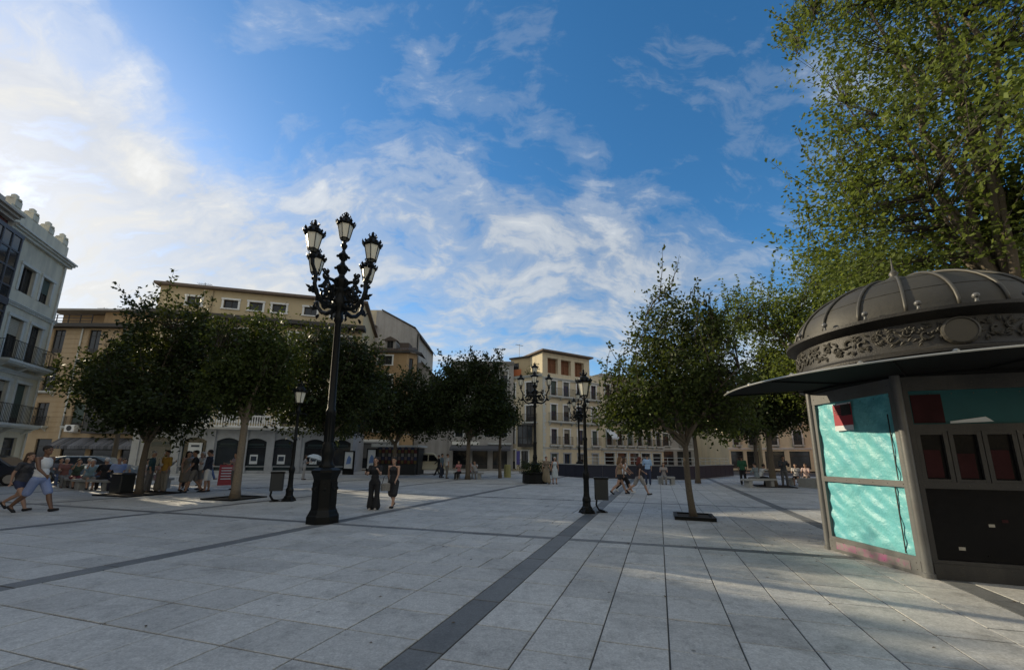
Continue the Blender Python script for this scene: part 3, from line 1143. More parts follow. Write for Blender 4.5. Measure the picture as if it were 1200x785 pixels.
# chamfered right-hand corner
cw = Matrix.Translation((5.1, 0, 0)) @ rotm('Z', 52)
h2 = [(0.35, 0.95, 11.0, 12.9), (0.35, 0.95, 7.6, 10.2), (0.35, 0.95, 4.3, 6.9)]
w2 = MB(); grid_wall(w2, 1.5, 13.6, h2, 5)
wm.add(w2.v, w2.f, cw)
wm.build('wall', 'orange_render', b)
for h in hol:
    add_window(b, h[0], h[2], h[1] - h[0], h[3] - h[2], 'case', 'dark_wood', 'glass', 'white_paint')
MB().box(0.3, 4.8, -0.22, -0.002, 3.15, 3.38).build('shop_sign', 'shop_sign_pale', b)
side = link('corner_bay_surround', MB().box(0.2, 1.1, -0.03, -0.001, 4.0, 4.1).mesh('corner_bay_surround', 'white_paint'), b)
side.matrix_local = cw
for h in h2:
    o = add_window(side, h[0], h[2], h[1] - h[0], h[3] - h[2], 'case', 'dark_wood', 'glass', None)
add_balcony(b, 1.3, 7.9, 2.7, 0.5)
tiled_roof(b, 0, 5.1, 0, 3.2, 13.75, 14.9, 0.35)
rf = MB()
rf.add([(5.4, -0.4, 13.75), (6.55, 1.0, 13.75), (6.2, 5, 13.9), (5.2, 3.2, 14.9)], [(0, 1, 2, 3)])
rf.add([(5.4, -0.4, 13.5), (6.55, 1.0, 13.5), (6.55, 1.0, 13.75), (5.4, -0.4, 13.75)], [(0, 1, 2, 3)])
rf.build('corner_roof', 'eave', b)
dm = MB().box(2.3, 3.5, 0.5, 2.5, 14.0, 15.15)
dm.build('dormer', 'grey_render', b)
dr = MB().add([(2.1, 0.3, 15.1), (2.9, 0.3, 15.55), (3.7, 0.3, 15.1), (2.1, 2.6, 15.1), (2.9, 2.6, 15.55), (3.7, 2.6, 15.1),
               (2.1, 0.3, 15.0), (3.7, 0.3, 15.0)], [(0, 1, 4, 3), (1, 2, 5, 4), (6, 7, 2, 1, 0)])
dr.build('dormer_roof', 'roof_tile', b)
dw = win_meshes(0.7, 0.85, 'case', 'dark_wood', 'glass')
o = link('window', dw[0], b, (2.55, 0.34, 14.15)); link('pane', dw[1], o)
MB().box(3.9, 5.0, 1.0, 2.5, 14.2, 14.95).build('roof_box', 'roof_tile', b)

# low dark block right of it and the street behind
b = bld('dark_roof_block', 'low block with a dark sloping roof to the right of the grey gable', -11.7, 47, 90)
q = MB().prism([(0, 0), (4.6, 0), (4.6, 8.8), (0.6, 13.0), (0, 13.0)], -8, 0, mx=rotm('X', 90))
q.build('wall', 'grey_render', b)
MB().add([(0.4, -0.2, 13.25), (4.8, -0.2, 8.75), (4.8, 8.2, 8.75), (0.4, 8.2, 13.25)], [(0, 1, 2, 3)]).add(
    [(0.4, -0.2, 13.05), (4.8, -0.2, 8.55), (4.8, -0.2, 8.75), (0.4, -0.2, 13.25)], [(0, 1, 2, 3)]).build('roof', 'roof_tile', b)

# ---- row behind the centre trees
b = bld('centre_row_house', 'grey-beige flat-roofed house behind the dense centre trees', -7.4, 46.5, 90)
hol = []
for i in range(4):
    for z in (3.9, 6.9, 9.9):
        hol.append((0.7 + i * 1.75, 1.6 + i * 1.75, z, z + 2.0))
hol += [(0.5, 2.2, 0.2, 2.8), (2.8, 4.6, 0.2, 2.8), (5.2, 6.9, 0.2, 2.8)]
wm = MB(); grid_wall(wm, 7.6, 13.0, hol, 9)
wm.build('wall', 'grey_render', b)
for h in hol:
    add_window(b, h[0], h[2], h[1] - h[0], h[3] - h[2], 'case' if h[2] > 3 else 'shop', 'dark_wood', 'glass', 'pale_trim' if h[2] > 3 else None, sill=False)
moulding(b, -0.05, 7.65, 12.7, 0.35, 0.35, 'grey_render')
MB().box(0.4, 3.6, -0.25, -0.002, 2.95, 3.3).build('shop_sign', 'shop_sign_pale', b)
MB().box(4.6, 7.4, -0.2, -0.002, 3.0, 3.2).build('shop_sign', 'pale_trim', b)
aw = MB().add([(0.3, -1.4, 2.5), (7.3, -1.4, 2.5), (7.3, -0.02, 2.92), (0.3, -0.02, 2.92), (0.3, -1.4, 2.25), (7.3, -1.4, 2.25)], [(0, 1, 2, 3), (4, 5, 1, 0)])
aw.build('awning', 'awning_grey', b)

# ---- B5: cream corner building, main front
b = bld('cream_corner_building', 'five-storey cream building with white window frames and three brown loggia openings on top', 3.6, 45, 60)
W = 17.6
hol = []
c5 = [(1.2, 2.0), (3.05, 3.9), (5.15, 6.0), (7.45, 8.25)]
for i, (x0, x1) in enumerate(c5):
    for z, h in ((8.85, 1.75), (5.85, 1.9), (3.1, 1.75), (0.35, 1.65)):
        hol.append((x0, x1, z, z + h))
logg = [(0.75, 2.3), (2.75, 4.3), (4.9, 6.4)]
for x0, x1 in logg:
    hol.append((x0, x1, 11.5, 13.4))
W1 = 8.9
wm = MB(); grid_wall(wm, W1, 10.95, [h for h in hol if h[2] < 11], 9)
wm.build('wall', 'cream_render', b)
tw = MB(); grid_wall(tw, 7.3, 14.0, [h for h in hol if h[2] > 11], 8, 0.5, z0=10.97)
tw.build('top_storey_wall', 'cream_render', b)
mat('loggia_back', (0.20, 0.085, 0.04), 0.8, var=0.3)
for x0, x1 in logg:
    o = MB().box(x0, x1, 0.5, 0.56, 11.5, 13.4).box(x0 + 0.7, x0 + 0.78, 0.42, 0.5, 11.5, 13.4).box(x0, x1, 0.44, 0.5, 12.8, 12.88).build('loggia', 'loggia_back', b)
MB().box(7.3, W1, 0, 0.25, 10.95, 11.9).build('terrace_wall', 'cream_render', b)
for i, (x0, x1) in enumerate(c5):
    for z, h in ((8.85, 1.75), (5.85, 1.9), (3.1, 1.75), (0.35, 1.65)):
        add_window(b, x0, z, x1 - x0, h, 'door' if z > 1 else 'case', 'dark_wood' if (i + int(z)) % 3 else 'gallery_frame', 'glass_blue' if (i + int(z)) % 2 else 'glass', 'white_paint' if z > 1 else 'stone_grey', sill=False)
add_balcony(b, 0.75, 8.78, 3.7, 0.45, 0.95); add_balcony(b, 4.75, 8.78, 4.0, 0.45, 0.95)
add_balcony(b, 0.75, 5.78, 3.7, 0.45, 0.95); add_balcony(b, 4.75, 5.78, 4.0, 0.45, 0.95)
for x0, x1 in c5:
    add_balcony(b, x0 - 0.3, 3.03, x1 - x0 + 0.6, 0.4, 0.95)
moulding(b, 0, W1, 10.72, 0.25, 0.22, 'pale_trim', 'string_course')
moulding(b, 0, W1, 2.55, 0.2, 0.12, 'pale_trim', 'string_course')
MB().box(0.02, W1 - 0.02, -0.05, 0.0, 0, 0.33).build('plinth', 'stone_grey', b)
MB().box(-0.3, 7.6, -0.5, 8.2, 14.05, 14.25).build('roof', 'roof_tile', b)
# quoins at the corner
for k in range(26):
    wq = 0.42 if k % 2 else 0.30
    link('quoin', CACHE.setdefault(('quoin', wq), MB().box(0, wq, -0.045, 0, 0, 0.36).mesh('quoin', 'pale_trim')), b, (0.0, 0, 0.4 + k * 0.4))
antenna(b, 0.4, 6, 13.9, 2.6)

# ---- B5 side: left return with bay window
b = bld('cream_return_house', 'cream side house with an enclosed bay window and rooftop terrace, left of the loggia building',
        3.6 - 5.07 * .875, 45 + 5.07 * .485, 119)
W = 5.05
hol = [(2.9, 3.95, 8.6, 10.4), (2.9, 3.95, 5.7, 7.6), (0.5, 1.4, 8.6, 10.4), (0.5, 1.4, 5.7, 7.6), (0.5, 1.4, 3.1, 4.9), (0.3, 1.5, 0.2, 2.4), (2.3, 3.2, 0.2, 2.3)]
wm = MB(); grid_wall(wm, W, 11.2, hol, 7)
wm.build('wall', 'cream_render', b)
for h in hol:
    add_window(b, h[0], h[2], h[1] - h[0], h[3] - h[2], 'door', 'dark_wood', 'glass', 'white_paint', sill=False)
add_balcony(b, 2.5, 5.65, 1.9, 0.4, 0.95)
moulding(b, 0, W, 11.0, 0.25, 0.25)
bay = MB().box(2.2, 4.1, -0.8, -0.002, 2.75, 3.1).box(2.1, 4.2, -0.9, -0.002, 5.15, 5.35)
for x in (2.2, 2.82, 3.43, 4.02):
    bay.box(x, x + 0.08, -0.8, -0.72, 3.1, 5.15)
bay.box(2.2, 4.1, -0.797, -0.73, 3.75, 3.83)
by = bay.build('bay_window', 'dark_wood', b)
MB().box(2.24, 4.06, -0.77, -0.76, 3.1, 5.15).box(2.22, 2.24, -0.76, 0, 3.1, 5.15).build('pane', 'glass', by)
MB().box(0.0, 3.2, 1.4, 6.5, 11.2, 13.9).build('rooftop_room', 'yellow_render', b)
MB().box(-0.15, 3.3, 1.15, 6.7, 13.9, 14.08).build('roof', 'eave', b)
MB().add([(3.2, 1.4, 11.2), (5.0, 0.3, 11.2), (5.0, 0.3, 14.0), (3.2, 1.4, 13.6)], [(0, 1, 2, 3)]).build('terrace_side_wall', 'yellow_render', b)
mat('terracotta_cloth', (0.6, 0.2, 0.09), 0.8)
MB().box(0.3, 1.5, 1.33, 1.39, 11.7, 12.5).build('terrace_cloth', 'terracotta_cloth', b)
w_, g_ = win_meshes(0.8, 0.8, 'case', 'dark_wood', 'glass')
o = link('window', w_, b, (0.35, 1.24, 12.55)); link('pane', g_, o)
tp = MB()
rr = random.Random(3)
for k in range(260):
    c = Vector((rr.uniform(2.5, 4.7), rr.uniform(0.3, 0.9), 11.25 + abs(rr.gauss(0, 0.55))))
    v = Vector((rr.gauss(0, 1), rr.gauss(0, 1), rr.gauss(0, 1))).normalized() * 0.11
    u = v.orthogonal().normalized() * 0.05
    tp.add([c - v, c + u, c + v, c - u], [(0, 1, 2, 3)])
tp.build('terrace_plants', 'leaf_mid', b)['kind'] = 'stuff'
mat('mural_violet', (0.12, 0.11, 0.36), 0.8, var=0.5, scale=2.5)
MB().box(1.6, 2.25, -0.03, -0.003, 0.7, 2.3).build('street_mural', 'mural_violet', b)

# ---- right continuation of the row
b = bld('beige_row_house', 'beige house right of the loggia building with a striped awning, behind the slender tree', 3.6 + .866 * 8.95, 45 + .5 * 8.95, 60)
W = 11.5
hol = []
for i in range(6):
    for z, h in ((9.2, 1.8), (6.2, 1.9), (3.2, 1.9)):
        hol.append((0.9 + i * 1.85, 1.8 + i * 1.85, z, z + h))
hol += [(0.5 + i * 2.2, 2.1 + i * 2.2, 0.4, 2.2) for i in range(5)]
wm = MB(); grid_wall(wm, W, 12.3, hol, 9)
wm.build('wall', 'cream_render', b)
for h in hol:
    add_window(b, h[0], h[2], h[1] - h[0], h[3] - h[2], 'door' if h[2] > 3 else 'shop', 'dark_wood', 'glass', 'pale_trim', sill=False)
for i in range(6):
    add_balcony(b, 0.6 + i * 1.85, 3.15, 1.5, 0.4, 0.95)
    add_balcony(b, 0.6 + i * 1.85, 6.15, 1.5, 0.4, 0.95)
moulding(b, 0, W, 2.5, 0.3, 0.25)
moulding(b, 0, W, 12.0, 0.35, 0.35)
aw = MB().add([(0.8, -1.1, 4.1), (2.0, -1.1, 4.1), (2.0, -0.03, 5.1), (0.8, -0.03, 5.1), (0.8, -1.1, 3.9), (2.0, -1.1, 3.9)], [(0, 1, 2, 3), (4, 5, 1, 0)])
aw.build('awning', 'poster_white', b)

# ---- far street houses to the right
def simple_house(name, label, x, y, az, W, H, wall, nw, sill0=3.6, fh=3.0, sur='white_paint', D=9, shop=True):
    b = bld(name, label, x, y, az)
    hol = []
    sp = W / nw
    nf = int((H - sill0 - 0.5) / fh)
    for i in range(nw):
        for j in range(nf):
            x0 = sp * (i + 0.5) - 0.5
            hol.append((x0, x0 + 1.0, sill0 + j * fh, sill0 + j * fh + 1.9))
        if shop:
            hol.append((sp * i + 0.3, sp * (i + 1) - 0.3, 0.25, 2.7))
    wm = MB(); grid_wall(wm, W, H, hol, D)
    wm.build('wall', wall, b)
    for h in hol:
        up = h[2] > 3
        add_window(b, h[0], h[2], h[1] - h[0], h[3] - h[2], 'door' if up else 'shop', 'dark_wood', 'glass', sur if up else None, sill=False)
        if up:
            add_balcony(b, h[0] - 0.25, h[2] - 0.04, 1.5, 0.4, 0.95)
    moulding(b, -0.02, W + 0.02, H - 0.35, 0.35, 0.4, sur)
    moulding(b, -0.01, W + 0.01, 2.95, 0.25, 0.15, sur, 'string_course')
    tiled_roof(b, 0, W, 0, 4.5, H + 0.15, H + 1.3, 0.3)
    return b


simple_house('pale_street_house', 'pale sunlit house seen under the right-hand trees at the end of the plaza', 31.5, 57, 75, 8.5, 9.5, 'cream_render', 3)
simple_house('lane_house', 'low grey-beige house glimpsed behind the leaning tree trunk, beyond the dark wall', 20.5, 63, 84, 15, 9, 'grey_render', 5)
simple_house('pale_side_house', 'pale plastered house at the far right beside the brick building', 36.0, 56.5, 112, 11.8, 11, 'cream_render', 4)
simple_house('brick_house', 'red brick house front seen between the tree trunk and the kiosk', 46.5, 50.5, 125, 10, 12.5, 'brick', 4)
simple_house('sunlit_brick_building', 'tall brick and pale stone building glimpsed through the big tree behind the kiosk', 40, 41, 150, 26, 19, 'brick', 8, sur='pale_trim')
# rows that close the square beyond the frame
simple_house('south_row_house', 'long cream house closing the square behind the viewpoint', 28, -18, -100, 52, 15, 'cream_render', 14)


# ------------------------------------------------------------------ trees
def leaves_mesh(name, cen, drn, size, matname, rng, droop=0.25):
    """cen (n,3) leaf positions, drn (n,3) preferred directions; one folded diamond per leaf"""
    n = len(cen)
    v = drn + rng.normal(0, 0.65, (n, 3))
    v[:, 2] -= droop
    v /= np.linalg.norm(v, axis=1)[:, None] + 1e-9
    r = rng.normal(0, 1, (n, 3))
    u = np.cross(v, r)
    u /= np.linalg.norm(u, axis=1)[:, None] + 1e-9
    s = size * rng.uniform(0.65, 1.25, n)[:, None]
    L = v * s
    U = u * s * 0.27
    vs = np.empty((n, 4, 3), dtype=np.float32)
    vs[:, 0] = cen
    vs[:, 1] = cen + L * 0.45 + U
    vs[:, 2] = cen + L
    vs[:, 3] = cen + L * 0.45 - U
    me = bpy.data.meshes.new(name)
    me.vertices.add(4 * n)
    me.vertices.foreach_set('co', vs.reshape(-1))
    me.loops.add(4 * n)
    me.loops.foreach_set('vertex_index', np.arange(4 * n, dtype=np.int32))
    me.polygons.add(n)
    me.polygons.foreach_set('loop_start', np.arange(0, 4 * n, 4, dtype=np.int32))
    me.materials.append(M[matname])
    me.update(calc_edges=True)
    return me


def tree(name, label, x, y, fork, lobes, trunk_r, leaf, nclus, per, lsize, seed, lean=(0, 0), shoots=0, shoot_len=1.0,
         group=None, bark='bark', spread=0.30, nlimb=7, shoot_box=None, trunk_name='trunk'):
    rg = random.Random(seed)
    rng = np.random.default_rng(seed)
    root = empty(name, (x, y, -0.02), 0, label, 'tree', group)
    top = max(l[2] for l in lobes)
    # trunk
    p0 = Vector((0, 0, 0))
    fk = Vector((lean[0], lean[1], fork))
    pts = []
    rad = []
    for i in range(9):
        t = i / 8
        w_ = math.sin(t * PI) * 0.05
        pts.append(p0.lerp(fk, t) + Vector((w_ * math.sin(seed), w_ * math.cos(seed), 0)))
        rad.append(trunk_r * (1.0 - 0.28 * t) * (1 + 0.35 * max(0, 0.12 - t) / 0.12) * rg.uniform(0.96, 1.04))
    tb = MB().tube(pts, rad, 12)
    segs = []
    # limbs
    for k in range(nlimb):
        l = lobes[k % len(lobes)]
        th = rg.uniform(0, 2 * PI)
        rr = rg.uniform(0.35, 0.75)
        tgt = Vector((l[0] + l[3] * rr * math.cos(th), l[1] + l[4] * rr * math.sin(th), l[2] + l[5] * rg.uniform(-0.2, 0.8)))
        st = p0.lerp(fk, rg.uniform(0.9, 1.0))
        lp = []
        lr = []
        for i in range(8):
            t = i / 7
            q = st.lerp(tgt, t)
            q.z += math.sin(t * PI) * 0.18 * (tgt - st).length * 0.4
            q += Vector((rg.gauss(0, 1), rg.gauss(0, 1), rg.gauss(0, 1))) * 0.05 * (tgt - st).length * 0.3
            lp.append(q)
            lr.append(max(0.012, trunk_r * 0.45 * (1 - t) ** 0.8 + 0.012))
        lp[0] = st
        tb.tube(lp, lr, 7)
        segs += lp[2:]
    tb.build(trunk_name, bark, root, smooth=True)
    # smaller outlying lobes break up the outline
    lobes = list(lobes)
    for k in range(len(lobes) * 3):
        l = lobes[rg.randrange(len(lobes) - k if k < 1 else len(lobes))]
        th = rg.uniform(0, 2 * PI); ph = rg.uniform(-0.55, 1.2)
        q = rg.uniform(0.85, 1.12)
        f_ = rg.uniform(0.22, 0.38)
        lobes.append((l[0] + math.cos(th) * math.cos(ph) * l[3] * q, l[1] + math.sin(th) * math.cos(ph) * l[4] * q, l[2] + math.sin(ph) * l[5] * q,
                      l[3] * f_ * 1.25, l[4] * f_ * 1.25, l[5] * f_ * 0.8))
    # clusters
    vol = np.array([(l[3] * l[4] * l[5]) ** 0.85 for l in lobes])
    pick = rng.choice(len(lobes), nclus, p=vol / vol.sum())
    L = np.array(lobes)[pick]
    d = rng.normal(0, 1, (nclus, 3))
    d /= np.linalg.norm(d, axis=1)[:, None]
    rr = rng.uniform(0.12, 1.0, nclus)[:, None] ** 0.45
    rr *= rng.uniform(0.72, 1.12, (nclus, 1))
    C = L[:, :3] + d * L[:, 3:6] * rr
    sg = np.array([tuple(s) for s in segs])
    tw = MB()
    cen = []
    dr = []
    for i in range(nclus):
        c = C[i]
        j = int(np.argmin(((sg - c) ** 2).sum(1) + np.maximum(0, sg[:, 2] - c[2]) * 2))
        s = sg[j]
        dv = c - s
        ln = np.linalg.norm(dv) + 1e-6
        if i % 2 == 0 or ln > 0.8:
            mid = (s + c) / 2 + np.array([0, 0, 0.10 * ln])
            tw.tube([tuple(s), tuple(mid), tuple(c)], [0.010 + 0.004 * ln, 0.008, 0.004], 3, False)
        k = max(4, int(rng.poisson(per)))
        # leaves sit along a short twig through the cluster
        ax = dv / ln * 0.7 + rng.normal(0, 0.45, 3)
        ax /= np.linalg.norm(ax)
        tt = rng.uniform(-1, 1, k)[:, None]
        sp_ = spread * rng.uniform(0.7, 1.3)
        cen.append(c + ax * tt * sp_ * 1.4 + rng.normal(0, sp_ * 0.5, (k, 3)))
        dr.append(np.repeat(ax[None] * 0.6, k, 0))
    for i in range(int(shoots * 1.6)):
        l = lobes[rg.randrange(len(lobes))] if not shoot_box else shoot_box
        th = rg.uniform(0, 2 * PI)
        ph = rg.uniform(0.25, 1.35)
        n_ = np.array([math.cos(th) * math.cos(ph), math.sin(th) * math.cos(ph), math.sin(ph)])
        s = np.array(l[:3]) + n_ * np.array(l[3:6]) * 0.85
        dirv = n_ * 0.55 + np.array([rg.gauss(0, 0.25), rg.gauss(0, 0.25), 0.75])
        dirv /= np.linalg.norm(dirv)
        ln = shoot_len * rg.uniform(0.4, 1.45)
        e = s + dirv * ln
        m_ = (s + e) / 2 + np.array([rg.gauss(0, 0.06), rg.gauss(0, 0.06), 0])
        tw.tube([tuple(s - dirv * 0.5), tuple(m_), tuple(e)], [0.014, 0.009, 0.004], 3, False)
        k = int(24 * ln)
        tt = np.sort(rng.uniform(0.0, 1.0, k))[:, None]
        cen.append(s + (e - s) * tt + rng.normal(0, 0.045, (k, 3)))
        dr.append(np.repeat(dirv[None] * 0.9, k, 0) + rng.normal(0, 0.5, (k, 3)))
    o = tw.build('twigs', 'twig', root)
    o['kind'] = 'stuff'
    me = leaves_mesh('crown', np.concatenate(cen), np.concatenate(dr), lsize, leaf, rng)
    o = link('crown', me, root)
    o['kind'] = 'stuff'
    return root


def grate(name, label, x, y, r, rz, h=0.07, group='square iron frames at the feet of the plaza trees'):
    t = empty(name, (x, y, 0), rz, label, 'tree grate', group)
    f = MB()
    for (a, b_, c, d) in ((-r, r, -r, -r + 0.09), (-r, r, r - 0.09, r), (-r, -r + 0.09, -r + 0.09, r - 0.09), (r - 0.09, r, -r + 0.09, r - 0.09)):
        f.box(a, b_, c, d, 0.002, h)
    f.build('frame', 'iron', t)
    s = MB()
    s.box(-r + 0.09, r - 0.09, -r + 0.09, r - 0.09, 0.001, h - 0.035)
    s.build('soil_bed', 'soil', t)
    return t


TG = 'young trees planted across the plaza'
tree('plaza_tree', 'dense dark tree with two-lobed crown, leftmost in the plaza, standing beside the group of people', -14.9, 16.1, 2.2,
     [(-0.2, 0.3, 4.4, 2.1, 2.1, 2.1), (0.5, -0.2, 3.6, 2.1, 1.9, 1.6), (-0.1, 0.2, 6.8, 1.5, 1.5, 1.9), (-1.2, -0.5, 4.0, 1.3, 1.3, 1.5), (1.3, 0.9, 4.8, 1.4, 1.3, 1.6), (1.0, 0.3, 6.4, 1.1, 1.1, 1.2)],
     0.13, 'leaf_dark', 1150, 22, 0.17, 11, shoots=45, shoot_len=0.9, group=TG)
tree('plaza_tree', 'lighter green tree with a straight grey trunk, right beside the red sign board', -10.2, 14.88, 3.0,
     [(0, 0, 4.6, 1.3, 1.25, 1.6), (0.2, 0.2, 6.1, 1.1, 1.0, 1.35), (-0.8, 0, 4.1, 1.0, 1.0, 1.2), (0.9, 0.2, 5.2, 1.0, 1.0, 1.3), (-0.4, -0.3, 5.0, 1.0, 1.0, 1.2), (0.5, 0.3, 4.0, 1.2, 1.1, 1.0)],
     0.15, 'leaf_mid', 720, 22, 0.15, 12, shoots=35, shoot_len=0.7, group=TG, bark='bark_pale')
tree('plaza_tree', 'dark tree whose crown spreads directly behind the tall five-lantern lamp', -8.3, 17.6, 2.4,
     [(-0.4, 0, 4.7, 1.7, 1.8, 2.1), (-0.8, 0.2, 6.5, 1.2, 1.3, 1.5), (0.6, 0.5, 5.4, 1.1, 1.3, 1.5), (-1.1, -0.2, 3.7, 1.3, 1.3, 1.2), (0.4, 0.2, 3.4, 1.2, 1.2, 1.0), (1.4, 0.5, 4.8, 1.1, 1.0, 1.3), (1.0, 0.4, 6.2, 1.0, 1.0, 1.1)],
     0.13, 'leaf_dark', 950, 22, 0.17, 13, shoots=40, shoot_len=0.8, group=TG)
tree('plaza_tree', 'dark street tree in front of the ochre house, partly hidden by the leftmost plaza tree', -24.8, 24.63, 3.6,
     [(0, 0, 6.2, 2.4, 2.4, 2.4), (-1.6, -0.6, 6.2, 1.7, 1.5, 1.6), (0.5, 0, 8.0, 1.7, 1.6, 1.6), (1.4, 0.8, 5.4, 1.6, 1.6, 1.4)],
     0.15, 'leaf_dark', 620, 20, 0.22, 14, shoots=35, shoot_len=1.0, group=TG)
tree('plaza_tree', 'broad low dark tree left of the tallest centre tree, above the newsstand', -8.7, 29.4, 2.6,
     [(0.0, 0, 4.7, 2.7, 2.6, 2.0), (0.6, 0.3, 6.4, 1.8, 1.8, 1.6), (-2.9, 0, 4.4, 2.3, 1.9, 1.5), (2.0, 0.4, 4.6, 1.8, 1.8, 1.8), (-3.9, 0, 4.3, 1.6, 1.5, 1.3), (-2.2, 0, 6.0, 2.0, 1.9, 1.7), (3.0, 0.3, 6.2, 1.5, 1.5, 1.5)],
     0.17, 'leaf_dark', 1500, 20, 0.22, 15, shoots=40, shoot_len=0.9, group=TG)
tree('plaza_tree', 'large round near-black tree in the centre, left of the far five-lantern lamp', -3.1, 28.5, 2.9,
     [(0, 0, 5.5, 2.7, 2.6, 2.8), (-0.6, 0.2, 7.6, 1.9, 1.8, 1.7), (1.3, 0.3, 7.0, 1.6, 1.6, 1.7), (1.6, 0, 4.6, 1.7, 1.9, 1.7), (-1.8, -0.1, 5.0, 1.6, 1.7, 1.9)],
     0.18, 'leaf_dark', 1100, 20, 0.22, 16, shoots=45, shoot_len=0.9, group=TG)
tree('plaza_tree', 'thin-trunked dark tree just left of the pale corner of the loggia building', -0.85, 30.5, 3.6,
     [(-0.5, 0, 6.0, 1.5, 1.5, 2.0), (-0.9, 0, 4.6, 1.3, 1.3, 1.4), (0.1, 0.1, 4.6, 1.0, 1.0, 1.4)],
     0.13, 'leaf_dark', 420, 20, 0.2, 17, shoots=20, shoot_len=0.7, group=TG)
tree('plaza_tree', 'slender leaning tree with a sunlit trunk and feathery top, in a black square frame', 4.99, 11.07, 2.05,
     [(-0.1, 0.2, 4.0, 1.6, 1.6, 1.4), (-1.3, 0.0, 3.5, 1.15, 1.2, 1.05), (1.1, 0.3, 3.6, 1.2, 1.3, 1.15), (-0.3, 0.1, 5.5, 0.95, 1.0, 1.1),
      (0.5, 0.2, 4.9, 0.9, 1.0, 0.9), (1.0, 0.0, 2.8, 1.2, 1.1, 0.8), (-0.9, 0.3, 2.8, 1.2, 1.1, 0.8), (-1.7, 0.1, 2.9, 0.8, 0.9, 0.7), (-1.0, 0.1, 4.7, 0.7, 0.8, 0.7)],
     0.095, 'leaf_mid', 880, 21, 0.125, 18, lean=(-0.1, -0.05), shoots=75, shoot_len=0.85, group=TG, spread=0.22, nlimb=10)
tree('plaza_tree', 'dark tree by the benches, its trunk just left of the kiosk', 15.59, 23.73, 3.1,
     [(0, 0, 5.6, 2.1, 2.1, 2.3), (-0.9, 0, 4.6, 1.7, 1.7, 1.6), (0.9, -0.4, 6.2, 1.7, 1.6, 1.8), (0.6, -0.6, 4.2, 1.7, 1.7, 1.2)],
     0.19, 'leaf_dark', 800, 20, 0.2, 19, shoots=30, shoot_len=0.9, group=TG)
tree('plaza_tree', 'dark tree half hidden behind the feathery leaning tree on its right', 12.3, 26.3, 3.0,
     [(0, 0, 5.2, 2.2, 2.1, 2.0), (-0.7, 0, 4.4, 1.8, 1.7, 1.4), (0.9, 0, 6.6, 1.5, 1.5, 1.3)],
     0.15, 'leaf_dark', 700, 20, 0.2, 20, shoots=30, shoot_len=0.9, group=TG)
tree('large_tree', 'very tall leafy tree towering over the kiosk and filling the upper right corner', 13.4, 9.7, 5.5,
     [(0.2, 0.4, 10.5, 3.7, 3.7, 3.2), (-1.0, 1.3, 12.0, 2.5, 2.5, 3.0), (-0.3, 1.0, 16.0, 2.9, 2.9, 3.2), (1.5, -0.5, 14.5, 3.8, 3.8, 4.0),
      (-1.9, 2.0, 8.2, 2.5, 2.5, 2.2), (1.2, 1.5, 8.0, 3.0, 3.0, 2.2), (2.0, -2.6, 10.0, 3.2, 3.0, 3.2), (-1.9, 1.8, 10.4, 1.9, 1.9, 2.2), (-0.9, 1.4, 18.6, 2.0, 2.0, 2.6)],
     0.21, 'leaf_big', 2300, 22, 0.155, 21, shoots=260, shoot_len=1.3, spread=0.34, nlimb=22)
tree('large_tree', 'broad tree behind the kiosk whose lower branches reach left over the sky gap', 17.2, 19.9, 4.2,
     [(0, 0, 8.4, 3.7, 3.5, 2.8), (-2.6, 1.2, 9.3, 2.6, 2.2, 1.9), (1.5, 0.5, 11.0, 3.2, 3.2, 2.8), (-0.7, 0.8, 6.2, 3.0, 2.8, 1.8), (-3.9, 1.7, 9.6, 1.6, 1.5, 1.0)],
     0.22, 'leaf_big', 1700, 20, 0.18, 22, shoots=70, shoot_len=1.3, spread=0.42, nlimb=14)
tree('large_tree', 'tall tree at the far right edge behind the big one', 27, 21, 5.5,
     [(0, 0, 10, 4.5, 4.5, 4.0), (-2, 1.5, 7.5, 3.5, 3.5, 2.4), (2, -1, 12.5, 3.5, 3.5, 3.0)],
     0.28, 'leaf_mid', 1100, 20, 0.26, 23, shoots=30, shoot_len=1.2, spread=0.45, nlimb=12)
tree('plaza_tree', 'distant dark tree closing the gap right of the leaning tree, before pale houses', 20.5, 33.0, 3.0,
     [(0, 0, 6.0, 3.0, 2.8, 2.8), (-1.5, 0, 5.0, 2.2, 2.0, 1.8), (1.5, 0, 7.5, 2.2, 2.0, 2.0)],
     0.17, 'leaf_dark', 800, 18, 0.26, 24, shoots=25, shoot_len=1.0, group=TG, spread=0.4)
grate('tree_frame', 'raised black square frame round the foot of the sunlit leaning tree', 4.99, 11.07, 0.5, R(-20), 0.09)
grate('tree_frame', 'thin dark frame at the foot of the leftmost dense plaza tree', -14.9, 16.1, 0.95, R(-15), 0.05)
grate('tree_frame', 'thin dark frame at the foot of the straight grey-trunked tree', -10.2, 14.88, 0.72, R(-15), 0.05)
grate('tree_frame', 'dark frame at the foot of the tree beside the right-hand benches', 15.59, 23.73, 0.95, R(-20), 0.05)


# ------------------------------------------------------------------ lanterns and lamps
mat('milk_glass', (0.78, 0.75, 0.62), 0.35, var=0.12)


